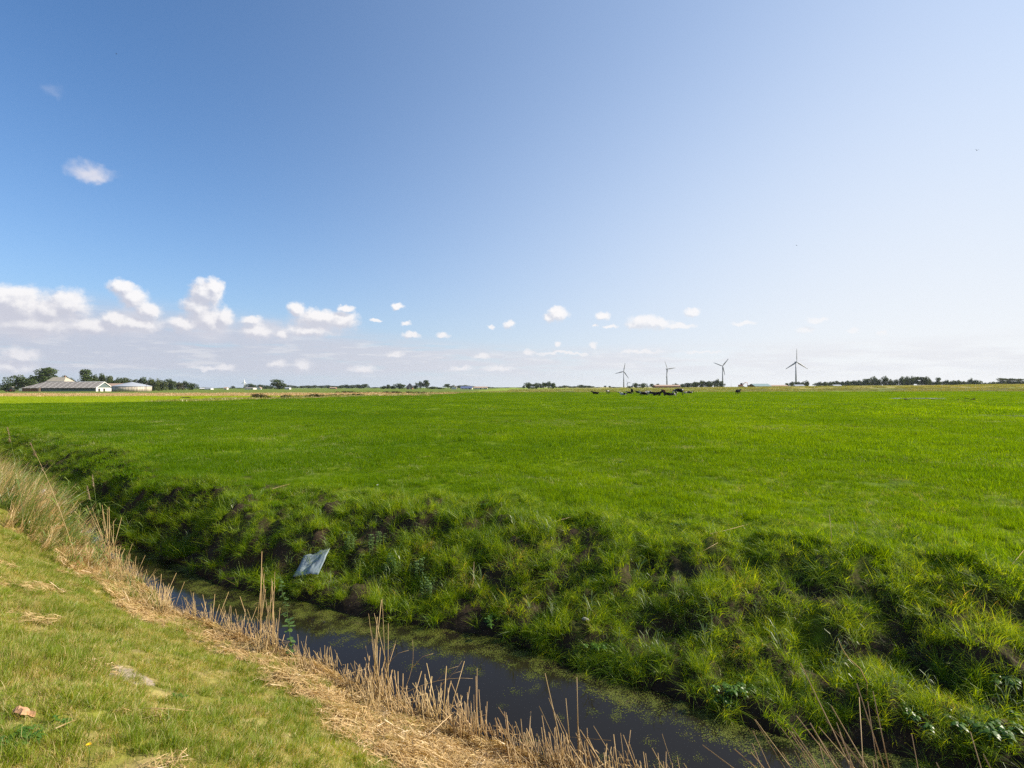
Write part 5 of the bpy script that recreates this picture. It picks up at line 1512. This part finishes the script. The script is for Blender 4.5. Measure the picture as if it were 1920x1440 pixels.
# big grass tussocks on the bank, some with brown thatch
TS = [turf('grass_tussock', 700 + i, .15, 520, .32, .45, .0036, .6, 2.0, MAT['bank'], .14 + .2 * (i % 2), 5) for i in range(5)]
TB = [turf('grass_tussock_brown', 710 + i, .15, 460, .34, .4, .0034, .65, 2.3, MAT['bank'], .75, 5) for i in range(2)]
tl = [(1590, 1165, 1.4, 1, 'large rounded tussock with brown hanging thatch on the right bank'), (1325, 1105, 1.2, 1, 'pale straw tipped tussock on the bank right of centre'),
      (1760, 1190, 1.2, 0, 'big tussock above the dark hollow on the right bank'), (1640, 1255, 1.0, 0, 'small tussock island right of the large rounded one'),
      (1500, 1275, 1.0, 0, 'tussock near the waterline left of the bent twig'), (1310, 1245, 1.0, 0, 'bright tussock at the waterline right of centre'),
      (1190, 1250, 1.0, 0, 'tussock hanging over the duckweed right of centre'), (1120, 1225, 1.1, 0, 'rounded tussock overhanging the water in the centre'),
      (1060, 1150, 1.1, 0, 'tussock halfway up the bank right of centre'), (980, 1080, 1.1, 0, 'leafy tussock at the head of the dark hollow'),
      (870, 1060, 1.0, 0, 'tussock at the upper rim of the dark hollow'), (1440, 1175, 1.1, 1, 'brownish tussock in the middle of the right bank'),
      (1830, 1270, 1.1, 0, 'grassy hump low on the right bank'), (1880, 1180, 1.1, 1, 'tussock at the right edge of the photo'),
      (1700, 1110, 1.0, 0, 'tussock high on the right bank'), (560, 1020, .8, 0, 'small bright tussock above the plastic sheet'),
      (600, 1092, .6, 0, 'small tussock covering the lower edge of the plastic sheet'), (556, 1096, .5, 1, 'brown straw tuft at the left tip of the plastic sheet'),
      (470, 1000, .9, 0, 'tussock on the bank left of the plastic sheet'), (380, 960, .9, 0, 'tussock on the bank right of the eroded scar'),
      (305, 970, .8, 1, 'yellowish tussock in the eroded scar'), (290, 1010, .7, 0, 'low bright tussock near the left waterline'),
      (820, 1150, .8, 0, 'bright low tussock at the centre waterline'), (640, 1110, .9, 0, 'low tussock just below the plastic sheet'),
      (700, 1120, .8, 0, 'low tussock right of the one below the plastic sheet'), (1240, 1130, 1.0, 0, 'tussock above the pale litter on the bank'),
      (1545, 1340, .9, 0, 'tussock behind the corner reeds'), (1730, 1320, 1.0, 0, 'broad tussock behind the yellow green shoots'), (1400, 1090, 1.0, 0, 'soft tussock high on the bank right of centre')]
for i, (px, py, s, br, lb) in enumerate(tl):
    p = hit(px, py + 8); o = link(bpy.data.objects.new('grass_tussock', (TB if br else TS)[i % (2 if br else 5)])); o.location = (p[0], p[1], p[2] - .02)
    o.scale = (s * .62, s * .62, s * .62); o.rotation_euler = (R(8), 0, i * 1.7)
    prop(o, lb, 'grass tussock', 'grass tussocks on the far bank')

reed_plant(2.45, near_y(2.45) + .25, .95, .55, R(168), 980, 'broad green reed leaves lying over the dry bundle at the bottom right', False, 7, True, .004)
for i, (xx, h_) in enumerate([(3.1, .9), (3.5, .8), (3.9, .9)]):
    reed_plant(xx, near_y(xx) + .25, h_, .3, R(120), 985 + i, 'green reed with narrow leaves at the very bottom right, %s' % ('left one', 'middle one', 'right one')[i], False, 6, True, .003)
# bare curved stems hanging over the water
for i, (x0, L_, a0, lb) in enumerate([(-1.15, .8, 30, 'long bare curved stem arching right over the ditch water'), (-1.10, .6, 55, 'bare forked stem curving up beside the long arching one'),
                                      (-1.2, .55, 100, 'short bare stem curving upwards over the water'), (-1.05, .7, 12, 'lowest bare stem stretching right over the water')]):
    pts = []
    p_ = Vector((x0, near_y(x0) + .05, .02)); an = R(a0)
    for j in range(8):
        pts.append(p_.copy()); p_ = p_ + Vector((math.cos(an), .12, math.sin(an))) * L_ / 7; an += R(7 if i % 2 else -6)
    b = MB(); b.tube([q - pts[0] for q in pts], [.0035 * (1 - .1 * j) for j in range(8)], 4)
    b.tube([pts[4] - pts[0], pts[4] - pts[0] + Vector((.10, .02, .10)), pts[4] - pts[0] + Vector((.2, .04, .12))], [.002, .0017, .001], 4)
    o = b.build('bare_stem', MAT['straw'], None, .2); o.location = pts[0]; prop(o, lb, 'bare stem', 'bare curved stems over the water')
# climbing green shoot over the water
b = MB(); rr = random.Random(8)
pth = [Vector((0, 0, 0)), Vector((-.02, .02, .2)), Vector((-.05, .03, .4)), Vector((-.08, .05, .6)), Vector((-.13, .05, .78)), Vector((-.16, .06, .98))]
b.tube(pth, [.003, .003, .0025, .002, .002, .001], 4)
for i in range(60):
    t = rr.uniform(.05, 1) * 5; j = min(4, int(t)); c = pth[j].lerp(pth[j + 1], t - j); a = rr.uniform(0, 6.28); e = Vector((math.cos(a), math.sin(a), rr.uniform(-.4, .4))); L_ = rr.uniform(.03, .06) * (1.2 if t < 3 else .8)
    b.ribbon([c, c + e * L_ * .4, c + e * L_ * .8, c + e * L_ * 1.1], [.004, L_ * .8, L_ * .6, .002], e.cross(Vector((0, 0, 1))))
o = b.build('climbing_plant', MAT['nettle'], None, .3); xx = -2.38; o.location = (xx, near_y(xx) - .05, 0.0)
prop(o, 'leafy green climbing shoot standing up among the straw stalks over the water', 'climbing plant')

# bent bare twig and loose dry stalks lying about
def curve_twig(name, label, pts, r_, mat='straw', cat='dry stalk', group=None):
    o0 = Vector(pts[0]); b = MB()
    b.tube([Vector(p) - o0 for p in pts], [r_ * (1 - .6 * i / (len(pts) - 1)) for i in range(len(pts))], 5)
    o = b.build(name, MAT[mat], None, .3); o.location = o0; prop(o, label, cat, group); return o
p = Vector(hit(1622, 1325)); curve_twig('bent_twig', 'pale bent twig curving upwards on the right bank', [p, p + Vector((.0, 0, .22)), p + Vector((-.06, 0, .34)), p + Vector((-.16, 0, .43)), p + Vector((-.22, 0, .52)), p + Vector((-.25, 0, .60))], .006, cat='twig')
for px0, py0, px1, py1, lb in [(940, 1030, 1110, 965, 'long dry stalk lying on the bank top in the centre'), (1290, 1055, 1345, 1025, 'pale dry stalk lying right of centre on the bank'),
                               (1330, 1010, 1405, 990, 'bent dry stalk lying on the pasture edge'), (1895, 1070, 1918, 1040, 'thick dry stalk at the right edge of the pasture'),
                               (1555, 1035, 1530, 1100, 'thin dry stalk standing on the right bank top'), (510, 925, 545, 912, 'short pale stalk on the pasture edge left of centre'),
                               (270, 1345, 365, 1347 - 0, 'long straw blade lying across the near lawn'), (105, 1388, 145, 1365, 'thin straw lying in the lawn at the bottom left'),
                               (780, 862, 810, 858, 'pale wisp of straw lying in the pasture'), (880, 1120, 858, 1055, 'upright dry grass stalk in the dark hollow')]:
    a = Vector(hit(px0, py0)); c = Vector(hit(px1, py1)); m_ = (a + c) / 2; m_.z = max(zat(m_.x, m_.y), m_.z) + .05
    if 'stand' in lb or 'upright' in lb: c = a + Vector((.05, .1, .38)); m_ = (a + c) / 2 + Vector((.02, 0, 0))
    curve_twig('dry_stalk', lb, [a + Vector((0, 0, .06)), m_, c + Vector((0, 0, .05))], .0045, group='loose dry stalks')

# plastic sheet on the far bank
def sheet(name, corners, nx, ny, mat, crumple, label, cat):
    c = [Vector(q) for q in corners]; b = MB(); g_ = []
    for i in range(nx + 1):
        row = []
        for j in range(ny + 1):
            u, v = i / nx, j / ny
            p_ = c[0].lerp(c[1], u).lerp(c[3].lerp(c[2], u), v)
            nz = float(fbm(np.array([u * 5 + 3]), np.array([v * 3 + 1]), 120)[0] - .5) * crumple
            p_ = p_ + Vector((nz * .3, -abs(nz), nz)); row.append(p_)
        g_.append(row)
    o0 = g_[0][0].copy()
    vs = [[b.bm.verts.new(q - o0) for q in row] for row in g_]
    for i in range(nx):
        for j in range(ny):
            f = b.bm.faces.new((vs[i][j], vs[i + 1][j], vs[i + 1][j + 1], vs[i][j + 1])); f.smooth = True
    o = b.build(name, mat); o.location = o0
    md = o.modifiers.new('thickness', 'SOLIDIFY'); md.thickness = .003
    prop(o, label, cat); return o
def plastic():
    m, t, o = new_mat('pale_blue_plastic')
    b = t.n('ShaderNodeBsdfPrincipled'); c = t.n('ShaderNodeTexCoord').outputs['Object']
    n = t.noise(t.v('MULTIPLY', c, (6, 2, 2)), 4.0, 5, .6)
    t.put(b.inputs['Base Color'], t.mix(t.ramp(n, .35, .7), (0.17, 0.215, 0.235), (0.27, 0.32, 0.34)))
    b.inputs['Roughness'].default_value = .35
    bn = t.n('ShaderNodeBump'); bn.inputs['Strength'].default_value = .6; bn.inputs['Distance'].default_value = .01
    t.put(bn.inputs['Height'], n); t.put(b.inputs['Normal'], bn.outputs[0])
    t.put(o.inputs[0], b.outputs[0]); return m
def pt(px, py, lift=.07):
    p = Vector(hit(px, py)); d = (Vector((0, 0, EYE)) - p).normalized(); return p + d * lift + Vector((0, 0, .04))
sheet('plastic_sheet', [pt(549, 1088), pt(597, 1082), pt(620, 1034), pt(570, 1052)], 14, 8, plastic(), .09, 'crumpled pale blue plastic sheet caught in the grass of the far bank', 'plastic sheet')

MAT['board'] = simple('weathered_grey_wood', (0.36, 0.33, 0.31), .85, .3, 8)
def board(px, py, Lb, Wd, rz, tilt, label):
    Y = 9.9; x = (px - 960) / 1000 * Y; p = (x, Y, EYE - (py - 728) / 1000 * Y); o = MB().box(0, 0, 0, Lb, Wd, .03, bev=.004).build('weathered_board', MAT['board'])
    o.location = p; o.rotation_euler = (R(28), R(tilt), rz); prop(o, label, 'wooden board')
board(44, 935, .62, .26, R(18), -14, 'upper weathered grey board lying among the reeds at the left edge')
board(86, 950, .42, .13, R(12), -12, 'lower small grey board lying among the reeds at the left edge')

# pale stone-like litter on the bank
p = hit(1097, 1172); b = MB(); b.tube([(-.07, 0, .02), (-.04, 0, .03), (.02, 0, .03), (.06, 0, .02)], [.01, .026, .028, .012], 8)
o = b.build('driftwood_piece', MAT['board']); o.scale = (.7, .7, .7); o.location = (p[0], p[1], p[2] + .05); o.rotation_euler = (0, R(12), R(-10)); prop(o, 'pale grey piece of wood lying in the grass of the far bank below the centre', 'wood piece')

# dead leaf and hawkbit flower on the lawn
p = hit(46, 1342)
b = MB(); n = 9
for i in range(n):
    for j in range(5): pass
rows = []
for i in range(9):
    t = i / 8; wv = .030 * math.sin(math.pi * min(1, t * 1.02 + .03)) * (1 + .25 * math.sin(t * 14))
    rows.append([b.bm.verts.new(Vector((t * .11 - .055, u * wv, .035 + .018 * math.sin(t * 5) - .02 * abs(u) + .008 * math.sin(u * 5 + t * 9)))) for u in (-1, -.5, 0, .5, 1)])
for a_, c_ in zip(rows, rows[1:]):
    for j in range(4): b.bm.faces.new((a_[j], a_[j + 1], c_[j + 1], c_[j]))
MAT['deadleaf'] = simple('dead_leaf_brown', (0.42, 0.24, 0.13), .8, .3, 30)
o = b.build('dead_leaf', MAT['deadleaf']); o.location = (p[0], p[1], p[2] + .0); o.rotation_euler = (R(-10), R(5), R(15)); o.scale = (1.0, 1.0, 1.0)
md = o.modifiers.new('thickness', 'SOLIDIFY'); md.thickness = .001
prop(o, 'curled brown dead leaf lying on the lawn at the lower left', 'leaf')
MAT['yellow'] = simple('flower_yellow', (0.80, 0.48, 0.01), .6, .1)
def flower(px, py, label, col='yellow', h=.11, r_=.012):
    p = hit(px, py + 40 if py > 1000 else py + 8); f = empty('dandelion', (p[0], p[1], p[2]), 0, label, 'flower')
    MB().tube([(0, 0, 0), (.004, 0, h * .6), (0, 0, h)], [.0016, .0014, .0012], 4).build('stem', MAT['weed'], f)
    b = MB()
    for i in range(26):
        a = i * 2.4; e = Vector((math.cos(a), math.sin(a), .25 + .5 * ((i % 4) / 4))).normalized()
        c = Vector((0, 0, h)); b.ribbon([c, c + e * r_ * .6, c + e * r_], [.002, .0032, .002], e.cross(Vector((0, 0, 1))))
    b.build('blossom', MAT[col], f)
flower(168, 1399, 'single small orange yellow flower on the lawn at the bottom left')
MAT['seedhead'] = simple('seedhead_white', (0.7, 0.7, 0.68), .8, .05)
flower(708, 913, 'white dandelion seed head on the bank top left of centre', 'seedhead', .12, .022)
# bare sandy patch in the lawn
def sand():
    m, t, o = new_mat('dry_sand')
    b = t.n('ShaderNodeBsdfPrincipled'); c = t.n('ShaderNodeNewGeometry').outputs['Position']
    n = t.noise(c, 40, 5, .7)
    t.put(b.inputs['Base Color'], t.mix(t.ramp(n, .3, .7), (0.17, 0.13, 0.09), (0.33, 0.27, 0.20))); b.inputs['Roughness'].default_value = .95
    bn = t.n('ShaderNodeBump'); bn.inputs['Strength'].default_value = .7; bn.inputs['Distance'].default_value = .01
    t.put(bn.inputs['Height'], n); t.put(b.inputs['Normal'], bn.outputs[0]); t.put(o.inputs[0], b.outputs[0]); return m
BX, BY, BZ = hit(240, 1266)
b = MB(); V_ = []
for i in range(13):
    for j in range(9):
        u = (i / 12 - .5) * 2; v = (j / 8 - .5) * 2
        V_.append((BX + u * .17, BY + v * .13, 0))
Vn = np.array(V_); zz = height(Vn[:, 0], Vn[:, 1])
ug = ((Vn[:, 0] - BX) / .17) ** 2 + ((Vn[:, 1] - BY) / .13) ** 2 + .35 * (fbm(Vn[:, 0] * 14, Vn[:, 1] * 14, 130) - .5)
zz = zz + .012 * (1 - ug.clip(0, 2)) + .002
b.poly([(Vn[i, 0] - BX, Vn[i, 1] - BY, zz[i] - BZ) for i in range(len(Vn))], [(i * 9 + j, (i + 1) * 9 + j, (i + 1) * 9 + j + 1, i * 9 + j + 1) for i in range(12) for j in range(8)])
o = b.build('bare_soil', sand()); o.location = (BX, BY, BZ); prop(o, kind='structure')

# reed bushes in the ditch line on the left middle distance
MAT['hedge'] = leaf_mat('ditch_reed_bush', ((0.04, 0.05, 0.015), (0.09, 0.085, 0.03)), (0.20, 0.13, 0.06), 0.3, (0.4, 1.5), gloss=0.02, dry_bias=.75)
HB = [crown('foliage', 950 + i, 'bush', 2200, .035, MAT['hedge']) for i in range(2)]
def ditch_bush(px, py_base, top, hw, label, group=None, v=0):
    hor = 728 - 4 * px / 1920; Y = 2000. / (py_base - hor); x, y, z = pos(px, Y)
    H = (py_base - top) / 1000 * Y; s = hw / 1000 * Y
    r_ = empty('reed_bush', (x, y, z - .05), v * 2.0, label, 'bush', group)
    for nm, m in (('foliage', HB[v % 2][0]), ('stem', HB[v % 2][1])):
        o = link(bpy.data.objects.new(nm, m), r_); o.scale = (s, min(s, 1.2), H)
DG = 'low reed bushes along the far ditch on the left'
ditch_bush(490, 747.5, 737.5, 17, 'large dark reed bush standing before the stubble strip', DG, 0)
ditch_bush(481, 747.3, 739.5, 9, 'left shoulder of the large dark reed bush', DG, 1)
ditch_bush(534, 747.0, 739.5, 9, 'dark compact reed bush right of the large one', DG, 1)
ditch_bush(543, 746.6, 740.5, 8, 'green end of the compact dark reed bush', DG, 0)
for i in range(11):
    px = 560 + i * 11.5
    ditch_bush(px, 745.6 - i * .33, 741.2 - i * .34 - (2.0 if i in (2, 3) else 0) + crng.uniform(-.5, .5), 8, 'low brown reed bush of the row leading right along the far ditch', 'row of low brown reed bushes', i)
for px, b_, t_, hw, lb in [(634, 737.4, 733.6, 4, 'small dark bush in the far strip left of centre'), (647, 737.2, 733, 6, 'larger small bush in the far strip left of centre'),
                           (727, 737.5, 733.2, 4, 'tiny bush on the far strip below the centre farm'), (744, 738, 733.5, 9, 'dark low bush below the big rounded centre tree'),
                           (771, 738, 733.6, 9, 'dark low bush below the pointed farmhouse'), (790, 739, 735, 7, 'low bush right below the tall centre trees'),
                           (1409, 731.5, 727.2, 3.2, 'small dark bush on the road bank right of the excavator'), (352, 746.5, 743.8, 10, 'low dark bush at the edge of the stubble strip')]:
    ditch_bush(px, b_, t_, hw, lb, DG, 0)
for i in range(14):
    px = 660 + i * 15; ditch_bush(px, 737.2 - .05 * i, 733.8 + crng.uniform(-.3, .9), 9, 'low weedy bush of the dark line along the far pasture edge', 'weedy line along the far pasture edge', i)
# rushes in the wet patch at the right
for i in range(14):
    px = 1700 + i * 9.5 + crng.uniform(-2, 2); f_ = crng.uniform(.2, 1)
    ditch_bush(px, 749.5 + crng.uniform(-1.6, 1.6), 747.2 + crng.uniform(-.8, .8), 5, 'dark clump of rushes in the wet patch of pasture on the right', 'rushes in the wet patch', i)
wp = MB(); x0, y0, z0 = pos(1722, 2000. / (748.0 - 724.4))
n = 28; ring = [(4.5 * math.cos(2 * math.pi * i / n) * (1 + .12 * math.sin(i * 3.3)), 1.6 * math.sin(2 * math.pi * i / n), 0) for i in range(n)]
wp.poly(ring, [tuple(range(n))]); o = wp.build('puddle_water', bpy.data.materials['ditch_water']); o.location = (x0, y0, z0 + .12); prop(o, kind='structure')

# ---------------------------------------------------------------- thin haze of the coastal air
hm = bpy.data.materials.new('haze'); hm.use_nodes = True
hm.node_tree.nodes.clear(); t = NT(hm.node_tree)
ho = t.n('ShaderNodeOutputMaterial'); pv = t.n('ShaderNodeVolumePrincipled')
pv.inputs['Color'].default_value = (0.80, 0.88, 1.0, 1); pv.inputs['Density'].default_value = HAZE; pv.inputs['Anisotropy'].default_value = 0.0
hm.node_tree.links.new(pv.outputs[0], ho.inputs['Volume'])
hz_o = MB().box(0, 1500, 39, 4400, 4000, 82).build('haze', hm)
prop(hz_o, 'thin bluish haze over the far fields and trees', 'haze', kind='stuff')
